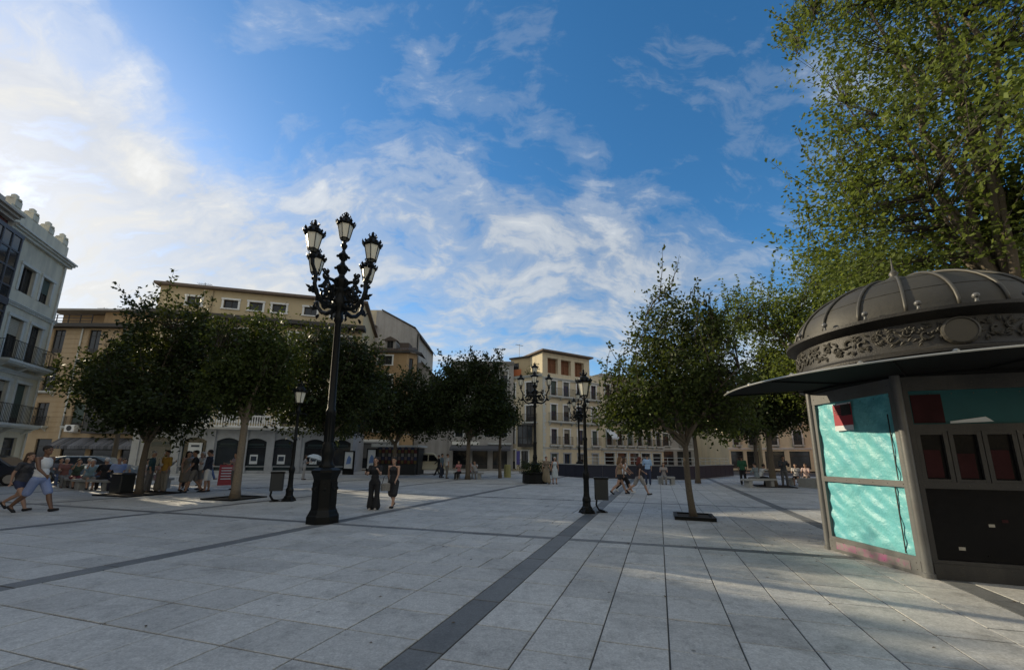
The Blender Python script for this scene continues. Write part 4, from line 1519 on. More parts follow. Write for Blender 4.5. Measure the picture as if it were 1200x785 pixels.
def lantern_meshes():
    n = 6
    fr = MB()
    r0, r1, z0, z1 = 0.125, 0.205, 0.10, 0.50
    for k in range(n):
        a = 2 * PI * k / n
        a2 = 2 * PI * (k + 1) / n
        p = (r0 * math.cos(a), r0 * math.sin(a), z0); q = (r1 * math.cos(a), r1 * math.sin(a), z1)
        p2 = (r0 * math.cos(a2), r0 * math.sin(a2), z0); q2 = (r1 * math.cos(a2), r1 * math.sin(a2), z1)
        fr.tube([p, q], 0.011, 5)
        fr.tube([p, p2], 0.012, 5)
        fr.tube([q, q2], 0.016, 5)
        # scroll legs under the glass
        fr.tube([p, (0.10 * math.cos(a), 0.10 * math.sin(a), 0.05), (0.03 * math.cos(a), 0.03 * math.sin(a), 0.0)], 0.010, 5)
    fr.lathe([(0.05, -0.05), (0.055, 0.0), (0.03, 0.03), (0.02, 0.06)], 8)
    fm = fr.mesh('lantern', 'iron')
    pn = MB()
    a0, a1 = -PI / n, PI / n
    ip, iq = r0 - 0.006, r1 - 0.008
    pm = []
    c = math.cos(PI / n)
    for rr, zz in ((ip, z0 + 0.01), (iq, z1 - 0.01)):
        for a in (a0, a1):
            pm.append((rr * math.cos(a), rr * math.sin(a), zz))
    q = MB().add([pm[0], pm[1], pm[3], pm[2]], [(0, 1, 2, 3)])
    q.add([(x - 0.006, y, z) for x, y, z in (pm[0], pm[1], pm[3], pm[2])], [(3, 2, 1, 0)])
    pmesh = q.mesh('glass_pane', 'milk_glass')
    cp = MB()
    cp.lathe([(0.235, 0.50), (0.25, 0.53), (0.22, 0.56), (0.19, 0.58), (0.165, 0.65), (0.10, 0.70), (0.085, 0.73), (0.10, 0.75), (0.05, 0.78)], 12)
    for k in range(12):           # palmette cresting
        a = 2 * PI * k / 12
        m_ = rotm('Z', math.degrees(a)) @ Matrix.Translation((0.235, 0, 0.52))
        s = 1.0 if k % 2 == 0 else 0.7
        cp.add([(-0.008, -0.035 * s, 0), (0.03, -0.05 * s, 0.05 * s), (0.035, 0, 0.12 * s), (0.03, 0.05 * s, 0.05 * s), (-0.008, 0.035 * s, 0),
                (-0.02, 0, 0.05)], [(0, 1, 2, 5), (5, 2, 3, 4), (2, 1, 0, 4, 3)], m_)
    for k in range(6):
        a = 2 * PI * k / 6
        cp.tube([(0.07 * math.cos(a), 0.07 * math.sin(a), 0.75), (0.11 * math.cos(a), 0.11 * math.sin(a), 0.80), (0.085 * math.cos(a), 0.085 * math.sin(a), 0.85)], [0.014, 0.02, 0.008], 5)
    cp.lathe([(0.03, 0.78), (0.05, 0.82), (0.025, 0.86), (0.04, 0.89), (0.006, 0.93)], 8)
    cm = cp.mesh('crown_cap', 'iron')
    return fm, pmesh, cm


LM = lantern_meshes()


def lantern(parent, loc, rz=0.0):
    o = link('lantern', LM[0], parent, loc, rz)
    for k in range(6):
        link('glass_pane', LM[1], o, (0, 0, 0), 2 * PI * (k + 0.5) / 6)
    link('crown_cap', LM[2], o)
    return o


def spiral(c, r, t0, turns, sgn=1, n=16, shrink=0.25):
    out = []
    for i in range(n + 1):
        t = i / n
        rr = r * (1 - (1 - shrink) * t)
        a = t0 + sgn * 2 * PI * turns * t
        out.append((c[0] + rr * math.cos(a), 0, c[1] + rr * math.sin(a)))
    return out


def tall_lamp(x, y, rz, label, planter=False):
    t = empty('ornate_lamp_post', (x, y, 0), rz, label, 'street lamp', 'five-lantern cast iron lamps of the plaza')
    pd = MB()
    pd.lathe([(0.385, 0.0), (0.385, 0.16), (0.37, 0.19), (0.36, 0.20), (0.325, 0.28), (0.305, 0.31), (0.295, 0.36), (0.285, 1.02), (0.295, 1.05),
              (0.31, 1.10), (0.335, 1.15), (0.355, 1.19), (0.355, 1.24), (0.31, 1.27), (0.22, 1.30)], 8, rot=PI / 8)
    for k in range(8):     # raised panels and small lion-head bosses
        m_ = rotm('Z', 45 * k) @ Matrix.Translation((0.266, 0, 0))
        pd.box(0, 0.012, -0.08, 0.08, 0.42, 0.95, m_)
        pd.ball((0.012, 0, 0.80), 0.045, 6, 4, (0.5, 1, 1), m_)
    pd.build('pedestal', 'iron', t)
    pl = MB()
    pl.lathe([(0.18, 1.29), (0.19, 1.34), (0.145, 1.40), (0.13, 1.50), (0.15, 1.62), (0.165, 1.72), (0.13, 1.80), (0.14, 1.86), (0.11, 1.90),
              (0.105, 2.6), (0.125, 2.64), (0.125, 2.72), (0.098, 2.76), (0.09, 3.6), (0.08, 5.05), (0.11, 5.1), (0.13, 5.2), (0.10, 5.28), (0.12, 5.4), (0.17, 5.52),
              (0.20, 5.62), (0.15, 5.75), (0.13, 5.85)], 16)
    for k in range(12):
        a = 2 * PI * k / 12
        pl.tube([(0.106 * math.cos(a), 0.106 * math.sin(a), 1.92), (0.102 * math.cos(a), 0.102 * math.sin(a), 2.6)], 0.014, 4)
    po = pl.build('pole', 'iron', t)
    autosmooth(po, 50)
    st = MB()
    st.lathe([(0.13, 5.85), (0.17, 5.95), (0.12, 6.05), (0.18, 6.18), (0.19, 6.26), (0.09, 6.36), (0.07, 6.42), (0.13, 6.55), (0.16, 6.64), (0.07, 6.74), (0.05, 6.82),
              (0.11, 6.92), (0.13, 7.0), (0.06, 7.08), (0.035, 7.16), (0.08, 7.25), (0.09, 7.30), (0.04, 7.36)], 12)
    for zz, rr in ((6.22, 0.2), (6.6, 0.17), (6.96, 0.14)):
        for k in range(6):
            a = 2 * PI * k / 6
            st.ball((rr * math.cos(a), rr * math.sin(a), zz), 0.04, 6, 4)
    st.build('finial_stem', 'iron', t)
    lantern(t, (0, 0, 7.40))
    for k in range(4):
        am = MB()
        # main S curve from the pole out and up to the lantern seat
        main = [(0.10, 0, 5.55), (0.24, 0, 5.42), (0.44, 0, 5.38), (0.62, 0, 5.45), (0.78, 0, 5.62), (0.84, 0, 5.82), (0.82, 0, 5.98), (0.86, 0, 6.14), (0.96, 0, 6.30), (0.98, 0, 6.46)]
        am.tube(main, [0.075, 0.062, 0.058, 0.055, 0.052, 0.05, 0.046, 0.044, 0.042, 0.04], 7)
        am.tube([(0.12, 0, 6.05), (0.25, 0, 6.16), (0.42, 0, 6.14), (0.52, 0, 6.0), (0.60, 0, 5.86), (0.70, 0, 5.80)], [0.045, 0.05, 0.048, 0.045, 0.042, 0.04], 6)
        am.tube(spiral((0.31, 5.80), 0.22, -PI / 2, 1.6, -1), 0.036, 6)
        am.tube(spiral((0.30, 5.80), 0.12, 0.3, 1.2, 1), 0.034, 6)
        am.tube(spiral((0.52, 5.66), 0.13, PI, 1.4, 1), 0.032, 6)
        am.tube(spiral((0.86, 5.64), 0.10, PI, 1.3, -1), 0.030, 6)
        am.tube(spiral((0.20, 5.45), 0.10, PI / 2, 1.2, 1), 0.032, 6)
        am.tube(spiral((0.52, 6.16), 0.09, -PI / 2, 1.3, 1), 0.028, 6)
        am.tube(spiral((0.58, 6.28), 0.07, -PI / 2, 1.2, -1), 0.026, 6)
        rr_ = random.Random(k)
        for (cx_, cz_, s_) in ((0.31, 5.80, 0.055), (0.52, 5.66, 0.045), (0.86, 5.64, 0.05), (0.95, 5.60, 0.05), (0.22, 5.92, 0.07), (0.36, 5.62, 0.06), (0.62, 5.84, 0.06), (0.12, 5.86, 0.07), (0.72, 5.98, 0.05), (0.43, 5.40, 0.05), (0.20, 6.14, 0.045), (0.44, 6.2, 0.05),
                               (0.60, 5.42, 0.045), (0.74, 6.22, 0.035), (0.14, 5.68, 0.05), (0.40, 5.98, 0.045), (0.66, 5.72, 0.04)):
            am.ball((cx_, rr_.uniform(-0.02, 0.02), cz_), s_, 6, 4, (1, 0.7, 1))
        for (cx_, cz_, a_) in ((0.95, 5.64, 20), (0.72, 5.40, -60), (0.46, 6.24, 80), (0.24, 5.30, -100), (0.58, 5.90, 120)):   # acanthus leaves
            m_ = Matrix.Translation((cx_, 0, cz_)) @ rotm('Y', -a_)
            am.add([(0, -0.03, 0), (0.08, -0.055, 0.02), (0.16, 0, 0.0), (0.08, 0.055, 0.02), (0, 0.03, 0), (0.08, 0, -0.03)],
                   [(0, 1, 5), (1, 2, 5), (2, 3, 5), (3, 4, 5), (4, 0, 5), (0, 4, 3, 2, 1)], m_)
        am.lathe([(0.03, 6.42), (0.09, 6.47), (0.10, 6.50), (0.05, 6.54)], 10, (0.98, 0))
        ar_ = am.build('bracket_arm', 'iron', t, (0, 0, 0), R(45 + 90 * k))
        a = R(45 + 90 * k)
        lantern(t, (0.98 * math.cos(a), 0.98 * math.sin(a), 6.56), R(45 + 90 * k))
    return t


TILT = R(-0.9)
lamp0 = tall_lamp(-4.56, 9.86, R(20), 'tallest five-lantern black iron lamp with octagonal pedestal in the left foreground')
lamp0.rotation_euler = (0, TILT, 0)
lamp0.rotation_euler.rotate_axis('Z', R(24))
for lx, ly, lz, sc, lb in ((1.49, 24.92, 40, 0.93, 'far five-lantern black lamp rising from a planted base before the cream loggia building'),
                           (6.2, 36.0, 10, 0.93, 'most distant five-lantern lamp, behind the single-lantern post')):
    o = copy_tree(lamp0)
    o.location = (lx, ly, 0)
    o.rotation_euler = (0, 0, R(lz))
    o.scale = (sc, sc, sc)
    o['label'] = lb


def small_lamp(x, y, label, s=1.0):
    t = empty('lamp_post', (x, y, 0), R(10), label, 'street lamp', 'single-lantern black iron lamp posts')
    b_ = MB()
    b_.lathe([(0.20, 0), (0.20, 0.06), (0.17, 0.08), (0.165, 0.16), (0.13, 0.2), (0.12, 0.3), (0.135, 0.36), (0.125, 0.42), (0.10, 0.47), (0.085, 0.6)], 8)
    for k in range(4):
        m_ = rotm('Z', 90 * k + 45)
        b_.add([(0.10, -0.05, 0.0), (0.25, -0.05, 0.0), (0.25, 0.05, 0.0), (0.10, 0.05, 0.0), (0.10, -0.03, 0.2), (0.10, 0.03, 0.2), (0.22, -0.04, 0.07), (0.22, 0.04, 0.07)],
               [(0, 1, 6, 4), (1, 2, 7, 6), (2, 3, 5, 7), (4, 6, 7, 5)], m_)
    b_.build('base', 'iron', t)
    p = MB()
    p.lathe([(0.085, 0.6), (0.08, 0.95), (0.095, 1.0), (0.105, 1.06), (0.10, 1.14), (0.075, 1.18), (0.06, 1.22), (0.055, 2.1), (0.07, 2.13), (0.07, 2.17), (0.05, 2.2),
             (0.045, 3.1), (0.07, 3.14), (0.085, 3.2), (0.05, 3.26), (0.04, 3.34)], 14)
    autosmooth(p.build('pole', 'iron', t), 50)
    c = MB()
    c.tube([(-0.28, 0, 3.05), (-0.2, 0, 3.1), (0, 0, 3.08), (0.2, 0, 3.1), (0.28, 0, 3.05)], [0.012, 0.018, 0.02, 0.018, 0.012], 6)
    c.ball((-0.29, 0, 3.05), 0.03, 6, 4).ball((0.29, 0, 3.05), 0.03, 6, 4)
    c.build('ladder_bar', 'iron', t)
    lantern(t, (0, 0, 3.38))
    return t


sl = small_lamp(2.23, 11.88, 'slim single-lantern post beside the grey litter bin, right of centre')
o = copy_tree(sl)
o.location = (-7.84, 14.22, 0)
o['label'] = 'single-lantern post half lost in foliage, just left of the tall five-lantern lamp'


def litter_bin(x, y, rz, label):
    t = empty('litter_bin', (x, y, 0), rz, label, 'litter bin', 'dark litter bins on curved legs beside the lamp posts')
    bd = MB().bbox(-0.20, 0.20, -0.15, 0.15, 0.36, 1.0, 0.025)
    bd.build('bin_body', 'bin_grey', t)
    MB().box(-0.215, 0.215, -0.165, 0.165, 0.955, 1.012).build('rim', 'iron', t)
    MB().box(-0.15, 0.15, -0.10, 0.10, 1.013, 1.017).build('opening', 'black_paint', t)
    lg = MB()
    for s in (-1, 1):
        lg.tube([(-0.14, s * 0.12, 0.36), (-0.16, s * 0.12, 0.2), (-0.08, s * 0.12, 0.06), (0.10, s * 0.12, 0.015)], 0.022, 6)
    lg.box(-0.16, 0.16, -0.14, 0.14, 0.001, 0.02)
    lg.build('stand', 'iron', t)
    return t


mat('bin_grey', (0.030, 0.034, 0.036), 0.45, 0.2, bump=0.1)
litter_bin(2.72, 12.1, R(-10), 'dark box bin on a curved stand right of the slim lamp post')
litter_bin(-8.25, 14.1, R(25), 'dark box bin left of the single-lantern post near the tall lamp')


# ------------------------------------------------------------------ kiosk
mat('kiosk_metal', (0.145, 0.147, 0.145), 0.42, 0.2, var=0.18, scale=4, bump=0.12, stain=(0.10, 0.09, 0.08), stain_amt=0.5)
mat('kiosk_dark', (0.020, 0.019, 0.018), 0.55, 0.1, var=0.4, scale=6, bump=0.3, stain=(0.06, 0.055, 0.045), streak=True, stain_amt=0.5)
mat('kiosk_roof', (0.046, 0.043, 0.035), 0.62, 0.1, var=0.25, scale=2.5, bump=0.25, bscale=14, stain=(0.07, 0.063, 0.048), stain_amt=0.5)
mat('canopy_black', (0.008, 0.008, 0.008), 0.8, spec=0.1)
mat('front_frame_shaded', (0.026, 0.026, 0.027), 0.5, var=0.3, bump=0.3, stain=(0.09, 0.085, 0.075), streak=True, stain_amt=0.6)  # darker copy of the frame metal; the front's shade is put into its colour
mat('kiosk_rib', (0.075, 0.07, 0.058), 0.5, 0.2)
mat('rim_metal', (0.50, 0.48, 0.42), 0.35, 0.6)
mat('teal_paper', (0.15, 0.47, 0.50), 0.42, var=0.22, scale=2.2, bump=1.0, bscale=11, stain=(0.07, 0.34, 0.44), stain_amt=0.6)
mat('teal_dark', (0.018, 0.085, 0.095), 0.4, var=0.3, scale=2, spec=0.15)
mat('poster_red', (0.33, 0.03, 0.045), 0.5, var=0.2, scale=5)
mat('red_dim', (0.034, 0.010, 0.012), 0.6, var=0.6, scale=4, spec=0.1)
mat('paint_pink', (0.20, 0.185, 0.18), 0.5, var=0.25, scale=5, stain=(0.36, 0.08, 0.22), stain_scale=7, stain_amt=0.9)
mat('kiosk_black_glass', (0.005, 0.005, 0.006), 0.22, var=0.5, scale=3, bump=0.3, bscale=7, spec=0.14)
KC = Vector((7.0, 6.64))
KR = 1.463
kz = empty('kiosk', (KC.x, KC.y, 0), 0, 'round-domed metal newspaper kiosk with turquoise papered panels, shuttered, right foreground', 'kiosk')
vert = []
for k in range(5):
    a = R(234 - 72 * k)      # azimuth clockwise from +Y; vertex 0 is the near corner
    vert.append(Vector((math.sin(a), math.cos(a))) * KR)
# face j between vert j and vert j+1 ; near left face = (1 -> 0)? compute explicitly
near = min(range(5), key=lambda i: (vert[i] + KC).length)
vert = vert[near:] + vert[:near]
# order so that vert[1] is left neighbour (towards +Y), vert[-1] right neighbour
if vert[1].y < vert[-1].y:
    vert = [vert[0]] + vert[:0:-1]


def face_mx(a, b_):
    """local frame: x along a->b, y outward, origin at a"""
    d = (b_ - a)
    x_ = Vector((d.x, d.y, 0)).normalized()
    mid = (a + b_) / 2
    y_ = Vector((mid.x, mid.y, 0)).normalized()
    z_ = Vector((0, 0, 1))
    m_ = Matrix(((x_.x, y_.x, 0, a.x), (x_.y, y_.y, 0, a.y), (0, 0, 1, 0), (0, 0, 0, 1)))
    return m_, d.length


TOPZ = 2.86
base = MB()
base.prism([tuple(v * 1.0) for v in vert], 0.0, 0.10)
base.build('base_slab', 'kiosk_metal', kz)
core = MB().prism([tuple(v * 0.90) for v in vert], 0.10, TOPZ)
core.build('inner_wall', 'kiosk_black_glass', kz)
posts = []
for i, v in enumerate(vert):
    p = MB()
    p.lathe([(0.075, 0.0), (0.075, 0.06), (0.06, 0.07), (0.06, TOPZ)], 10, tuple(v))
    oo = p.build('corner_post', 'kiosk_metal', kz)
    autosmooth(oo)
for i in range(5):
    a, b_ = vert[i], vert[(i + 1) % 5]
    m_, ln = face_mx(a, b_)
    fr = MB()
    lo, hi = 0.06, ln - 0.06
    fr.box(lo, hi, -0.055, 0.03, 0.0, 0.20, m_)
    fr.box(lo, hi, -0.05, 0.02, 0.20, 0.25, m_)
    fr.box(lo, hi, -0.05, 0.022, 1.21, 1.30, m_)
    fr.box(lo, hi, -0.05, 0.022, 2.62, TOPZ - 0.01, m_)
    fr.box(lo, lo + 0.06, -0.05, 0.018, 0.25, 2.62, m_)
    fr.box(hi - 0.06, hi, -0.05, 0.018, 0.25, 2.62, m_)
    kind = 'paper' if i == 0 else 'front'
    if kind == 'front':
        fr.box(lo + 0.06, hi - 0.06, -0.05, 0.016, 2.02, 2.12, m_)
    f = fr.build('panel_frame', 'kiosk_metal' if i == 0 else 'front_frame_shaded', kz)
    if kind == 'paper':
        # crumpled paper sheets behind the glazing, built as shallow relief
        for (za, zb) in ((0.25, 1.21), (1.30, 2.62)):
            sh = MB()
            nx, nz = 44, 34
            rr_ = random.Random(int(za * 100))
            ph = [rr_.uniform(0, 6) for _ in range(8)]
            vs = []
            for j in range(nz + 1):
                for q_ in range(nx + 1):
                    u = q_ / nx; vv = j / nz
                    edge = min(u, 1 - u, vv, 1 - vv)
                    d = 0.009 * math.sin(6 * u + 4 * vv + ph[0] + 1.2 * math.sin(7 * vv)) * math.sin(9 * vv - 4 * u + ph[1]) + 0.005 * abs(math.sin(8 * u - 5 * vv + ph[5] + 1.7 * math.sin(5 * vv + 3 * u))) + 0.008 * math.sin(19 * u + ph[2] + 3 * math.sin(6 * vv)) * math.sin(14 * vv + ph[3])
                    d += 0.006 * math.sin(31 * u - 23 * vv + ph[4]) + rr_.uniform(-0.0022, 0.0022)
                    vs.append((lo + 0.06 + (hi - lo - 0.12) * u, -0.030 + d, za + (zb - za) * vv))
            fs = []
            for j in range(nz):
                for q_ in range(nx):
                    k0 = j * (nx + 1) + q_
                    fs.append((k0, k0 + 1, k0 + nx + 2, k0 + nx + 1))
            sh.add(vs, fs, m_)
            sh.build('turquoise_paper', 'teal_paper', kz, smooth=True)
        st_ = MB()      # edge strips where the sheet ends near the right-hand post
        st_.box(lo + 0.22, lo + 0.235, -0.012, -0.004, 0.26, 1.20, m_)
        st_.box(lo + 0.15, lo + 0.163, -0.012, -0.004, 1.31, 2.30, m_)
        st_.build('paper_seam', 'kiosk_dark', kz)
        pk = MB().box(lo + 0.15, hi - 0.15, 0.031, 0.034, 0.05, 0.17, m_)
        pk.build('pink_spray_paint', 'paint_pink', kz)
        # flyer: red with dark print and white foot, taped high up
        cxp = ln - 0.70
        MB().box(cxp - 0.19, cxp + 0.19, -0.002, 0.003, 2.16, 2.58, m_).build('flyer', 'poster_red', kz)
        fw = MB().box(cxp - 0.19, cxp + 0.19, 0.0035, 0.006, 2.10, 2.19, m_)
        fw.box(cxp - 0.19, cxp + 0.19, 0.0035, 0.006, 2.555, 2.58, m_)
        fw.build('flyer_margin', 'poster_white', kz)
        fk = MB()
        rr_ = random.Random(9)
        fk.box(cxp - 0.18, cxp + 0.02, 0.004, 0.0065, 2.36, 2.55, m_)
        for r_ in range(4):
            fk.box(cxp - 0.16 + rr_.uniform(0, .05), cxp + 0.12 + rr_.uniform(0, .05), 0.0045, 0.007, 2.49 - r_ * 0.035, 2.505 - r_ * 0.035, m_)
        fk.build('flyer_print', 'black_paint', kz)
    else:
        MB().box(lo + 0.06, hi - 0.06, -0.03, -0.02, 2.12, 2.62, m_).build('transom_panel', 'teal_dark' if i == 4 else 'kiosk_black_glass', kz)
        MB().box(lo + 0.06, hi - 0.06, -0.03, -0.02, 0.25, 1.21, m_).build('lower_panel', 'kiosk_black_glass', kz)
        nwin = 4
        wd = (hi - lo - 0.12) / nwin
        for k in range(nwin):
            x0 = lo + 0.06 + wd * k
            fr2 = MB()
            fr2.box(x0 + 0.005, x0 + 0.055, -0.04, 0.012, 1.30, 2.02, m_)
            fr2.box(x0 + wd - 0.055, x0 + wd - 0.005, -0.04, 0.012, 1.30, 2.02, m_)
            fr2.box(x0 + 0.055, x0 + wd - 0.055, -0.04, 0.010, 1.30, 1.34, m_)
            fr2.box(x0 + 0.055, x0 + wd - 0.055, -0.04, 0.010, 1.97, 2.02, m_)
            wo_ = fr2.build('window', 'front_frame_shaded', kz)
            MB().box(x0 + 0.05, x0 + wd - 0.05, -0.034, -0.028, 1.33, 1.98, m_).build('pane', 'kiosk_black_glass', wo_)
            if i == 4:
                MB().box(x0 + 0.10, x0 + wd - 0.08, -0.0275, -0.024, 1.36, 1.70 + 0.05 * (k % 2), m_).build('red_sticker', 'red_dim', wo_)
        if i == 4:
            # face seen from the square: local x runs from the right neighbour (vert 4) to the near corner
            MB().box(hi - 0.45, hi - 0.09, -0.018, -0.014, 2.14, 2.56, m_).build('flyer', 'red_dim', kz)
            MB().add([(hi - 0.98, -0.013, 2.15), (hi - 0.50, -0.013, 2.13), (hi - 0.50, -0.013, 2.16), (hi - 0.90, -0.013, 2.22)], [(0, 1, 2, 3)], m_).build('torn_paper', 'poster_white', kz)

bt = MB()
for i in range(5):
    a, b_ = vert[i], vert[(i + 1) % 5]
    m_, ln = face_mx(a, b_)
    for zz in (0.08, 0.17, 1.255, 2.56, 2.72):
        for k in range(7):
            xx = 0.12 + (ln - 0.24) * k / 6
            bt.ball((xx, 0.032 if zz < 0.2 else 0.024, zz), 0.008, 6, 4, (1, 0.6, 1), m_)
bt.build('rivets', 'kiosk_rib', kz)['kind'] = 'stuff'
m_, ln = face_mx(vert[4], vert[0])
stk = random.Random(12)
mat('sticker_pale', (0.35, 0.33, 0.28), 0.6, var=0.5, scale=20)
for k in range(7):
    xx = stk.uniform(0.2, ln - 0.35); zz = stk.uniform(0.35, 1.0)
    w_ = stk.uniform(0.03, 0.08)
    MB().box(xx, xx + w_, -0.0195, -0.0185, zz, zz + w_ * 0.6, m_ @ Matrix.Translation((0, 0, 0))).build('sticker', 'sticker_pale' if k % 2 else 'red_dim', kz)

# canopy: thin round metal awning with a bright rim
CA0, CA1, CN, CR = R(160), R(342), 28, 2.92      # the awning runs round the serving sides only
cn = MB()
vs = []
for k in range(CN + 1):
    a = CA0 + (CA1 - CA0) * k / CN
    c_, s_ = math.cos(a), math.sin(a)
    vs += [(1.30 * c_, 1.30 * s_, 2.895), (CR * c_, CR * s_, 2.845), (CR * c_, CR * s_, 2.83), (1.30 * c_, 1.30 * s_, 2.87)]
fs = []
for k in range(CN):
    for q in range(4):
        q2 = (q + 1) % 4
        fs.append((k * 4 + q, k * 4 + q2, (k + 1) * 4 + q2, (k + 1) * 4 + q))
fs += [(0, 3, 2, 1), (CN * 4, CN * 4 + 1, CN * 4 + 2, CN * 4 + 3)]
cn.add(vs, fs)
cn.build('canopy', 'canopy_black', kz)
rim = MB()
rim.tube([((CR + 0.02) * math.cos(CA0 + (CA1 - CA0) * k / 56), (CR + 0.02) * math.sin(CA0 + (CA1 - CA0) * k / 56), 2.838) for k in range(57)], 0.014, 6)
for k in range(11):
    a = CA0 + (CA1 - CA0) * (k + 0.3) / 11
    rim.lathe([(0.03, 2.848), (0.034, 2.862), (0.015, 2.88)], 6, (CR * math.cos(a), CR * math.sin(a)))
rim.build('canopy_rim', 'rim_metal', kz)
crm = MB().tube([(1.2, 0, 2.85), (2.86, 0, 2.822)], 0.012, 5).mesh('canopy_rib', 'canopy_black')
for k in range(7):
    link('canopy_rib', crm, kz, (0, 0, 0), CA0 + (CA1 - CA0) * k / 6)
MB().lathe([(1.46, 2.83), (1.46, 2.855), (1.60, 2.92), (1.60, 3.0)], 40, caps=True).build('soffit', 'canopy_black', kz)
# entablature
fz = MB()
fz.lathe([(1.62, 2.90), (1.66, 3.06), (1.74, 3.10), (1.74, 3.14), (1.64, 3.18), (1.60, 3.20), (1.58, 3.24), (1.58, 3.60), (1.62, 3.62), (1.70, 3.67), (1.74, 3.70), (1.74, 3.75), (1.60, 3.78), (1.50, 3.78)], 60)
autosmooth(fz.build('frieze', 'kiosk_dark', kz), 35)
orn = MB()
rr_ = random.Random(4)
nor = 56
for k in range(nor):       # cast foliage scrolls in relief round the frieze
    a = 2 * PI * k / nor
    m_ = rotm('Z', math.degrees(a)) @ Matrix.Translation((1.585, 0, 3.42)) @ Matrix(((0, 0, 1, 0), (1, 0, 0, 0), (0, 1, 0, 0), (0, 0, 0, 1)))
    s = 1 if k % 2 else -1
    pts = []
    for i in range(9):
        t = i / 8
        rr2 = 0.085 * (1 - 0.7 * t)
        an = s * (0.5 + 5.0 * t)
        pts.append((rr2 * math.cos(an), s * 0.02 + rr2 * math.sin(an), 0.006))
    orn.tube(pts, [0.016] * 6 + [0.014, 0.012, 0.01], 5, True, m_)
    for j in range(11):
        an = rr_.uniform(0, 2 * PI)
        lx, ly = rr_.uniform(-0.08, 0.08), rr_.uniform(-0.15, 0.15)
        L_ = 0.055
        ca, sa = math.cos(an), math.sin(an)
        orn.add([(lx - ca * L_, ly - sa * L_, 0.0), (lx + sa * 0.018, ly - ca * 0.018, 0.012), (lx + ca * L_, ly + sa * L_, 0.004), (lx - sa * 0.018, ly + ca * 0.018, 0.012), (lx, ly, 0.022)],
                [(0, 1, 4), (1, 2, 4), (2, 3, 4), (3, 0, 4)], m_)
orn.build('frieze_ornament', 'kiosk_roof', kz)
md = MB()
mdm = rotm('Z', -(90 - 50.6) + 180 + 90 - 11) 
aim = Vector((-KC.x, -KC.y)).normalized()
ang = math.atan2(aim.y, aim.x) + R(20)
m_ = Matrix.Rotation(ang, 4, 'Z') @ Matrix.Translation((1.60, 0, 3.40)) @ rotm('Y', 90)
md.lathe([(0.20, -0.02), (0.20, 0.02), (0.175, 0.035), (0.165, 0.02), (0.02, 0.022)], 20, mx=m_)
md.build('medallion', 'kiosk_rib', kz)
# dome
def domez(r):
    return 3.74 + 1.22 * math.sqrt(max(0.0, 1 - (r / 1.60) ** 2)) 
prof = [(1.60, 3.70)]
for i in range(15):
    t = i / 14 * (PI / 2 - 0.06)
    prof.append((1.57 * math.cos(t), 3.76 + 0.98 * math.sin(t)))
dmo = MB().lathe(prof, 72).build('dome', 'kiosk_roof', kz)
autosmooth(dmo, 30)
nr = 18
for k in range(nr):
    a = 2 * PI * k / nr + 0.1
    rb = MB()
    pts = []
    for i in range(13):
        t = i / 12 * (PI / 2 - 0.08)
        r_ = 1.585 * math.cos(t)
        pts.append((r_ * math.cos(a), r_ * math.sin(a), 3.77 + 0.99 * math.sin(t)))
    rb.tube(pts, [0.022] * 10 + [0.018, 0.014, 0.01], 6)
    rb.build('dome_rib', 'kiosk_rib', kz, smooth=True)
sm = MB()
for zz in (4.16, 4.47):
    r_ = 1.572 * math.sqrt(1 - ((zz - 3.76) / 0.98) ** 2)
    pts = [(r_ * math.cos(2 * PI * k / 48), r_ * math.sin(2 * PI * k / 48), zz) for k in range(49)]
    sm.tube(pts, 0.006, 4, False)
sm.build('dome_seam', 'kiosk_roof', kz)
fn = MB().lathe([(0.30, 4.70), (0.27, 4.76), (0.18, 4.80), (0.15, 4.85), (0.09, 4.88), (0.05, 4.92), (0.07, 4.96), (0.05, 5.00), (0.02, 5.04), (0.012, 5.15), (0.004, 5.30)], 14)
fn.build('finial', 'kiosk_rib', kz, smooth=True)
bfm = MB().lathe([(0.03, 3.75), (0.018, 3.79), (0.018, 3.83)], 6, (1.68, 0)).ball((1.68, 0, 3.855), 0.042, 8, 6).mesh('ball_finial', 'kiosk_metal', True)
for k in range(18):
    link('ball_finial', bfm, kz, (0, 0, 0), 2 * PI * (k + 0.5) / 18)


# ------------------------------------------------------------------ people
def remesh(mb, voxel, name, smooth_it=3):
    me = bpy.data.meshes.new('tmp')
    me.from_pydata(mb.v, [], mb.f)
    me.update()
    o = bpy.data.objects.new('tmp', me)
    COL.objects.link(o)
    md_ = o.modifiers.new('r', 'REMESH')
    md_.mode = 'VOXEL'
    md_.voxel_size = voxel
    if smooth_it:
        sm_ = o.modifiers.new('s', 'SMOOTH')
        sm_.factor = 0.5
        sm_.iterations = smooth_it
    dg = bpy.context.evaluated_depsgraph_get()
    dg.update()
    out = bpy.data.meshes.new_from_object(o.evaluated_get(dg))
    out.name = name
    out.polygons.foreach_set('use_smooth', [True] * len(out.polygons))
    bpy.data.objects.remove(o)
    bpy.data.meshes.remove(me)
    out.materials.clear()
    out.materials.append(None)
    return out


def cap(mb, p, q, r0, r1, n=10):
    p = Vector(p); q = Vector(q)
    mb.tube([p, q], [r0, r1], n)
    mb.ball(p, r0, n, 6)
    mb.ball(q, r1, n, 6)


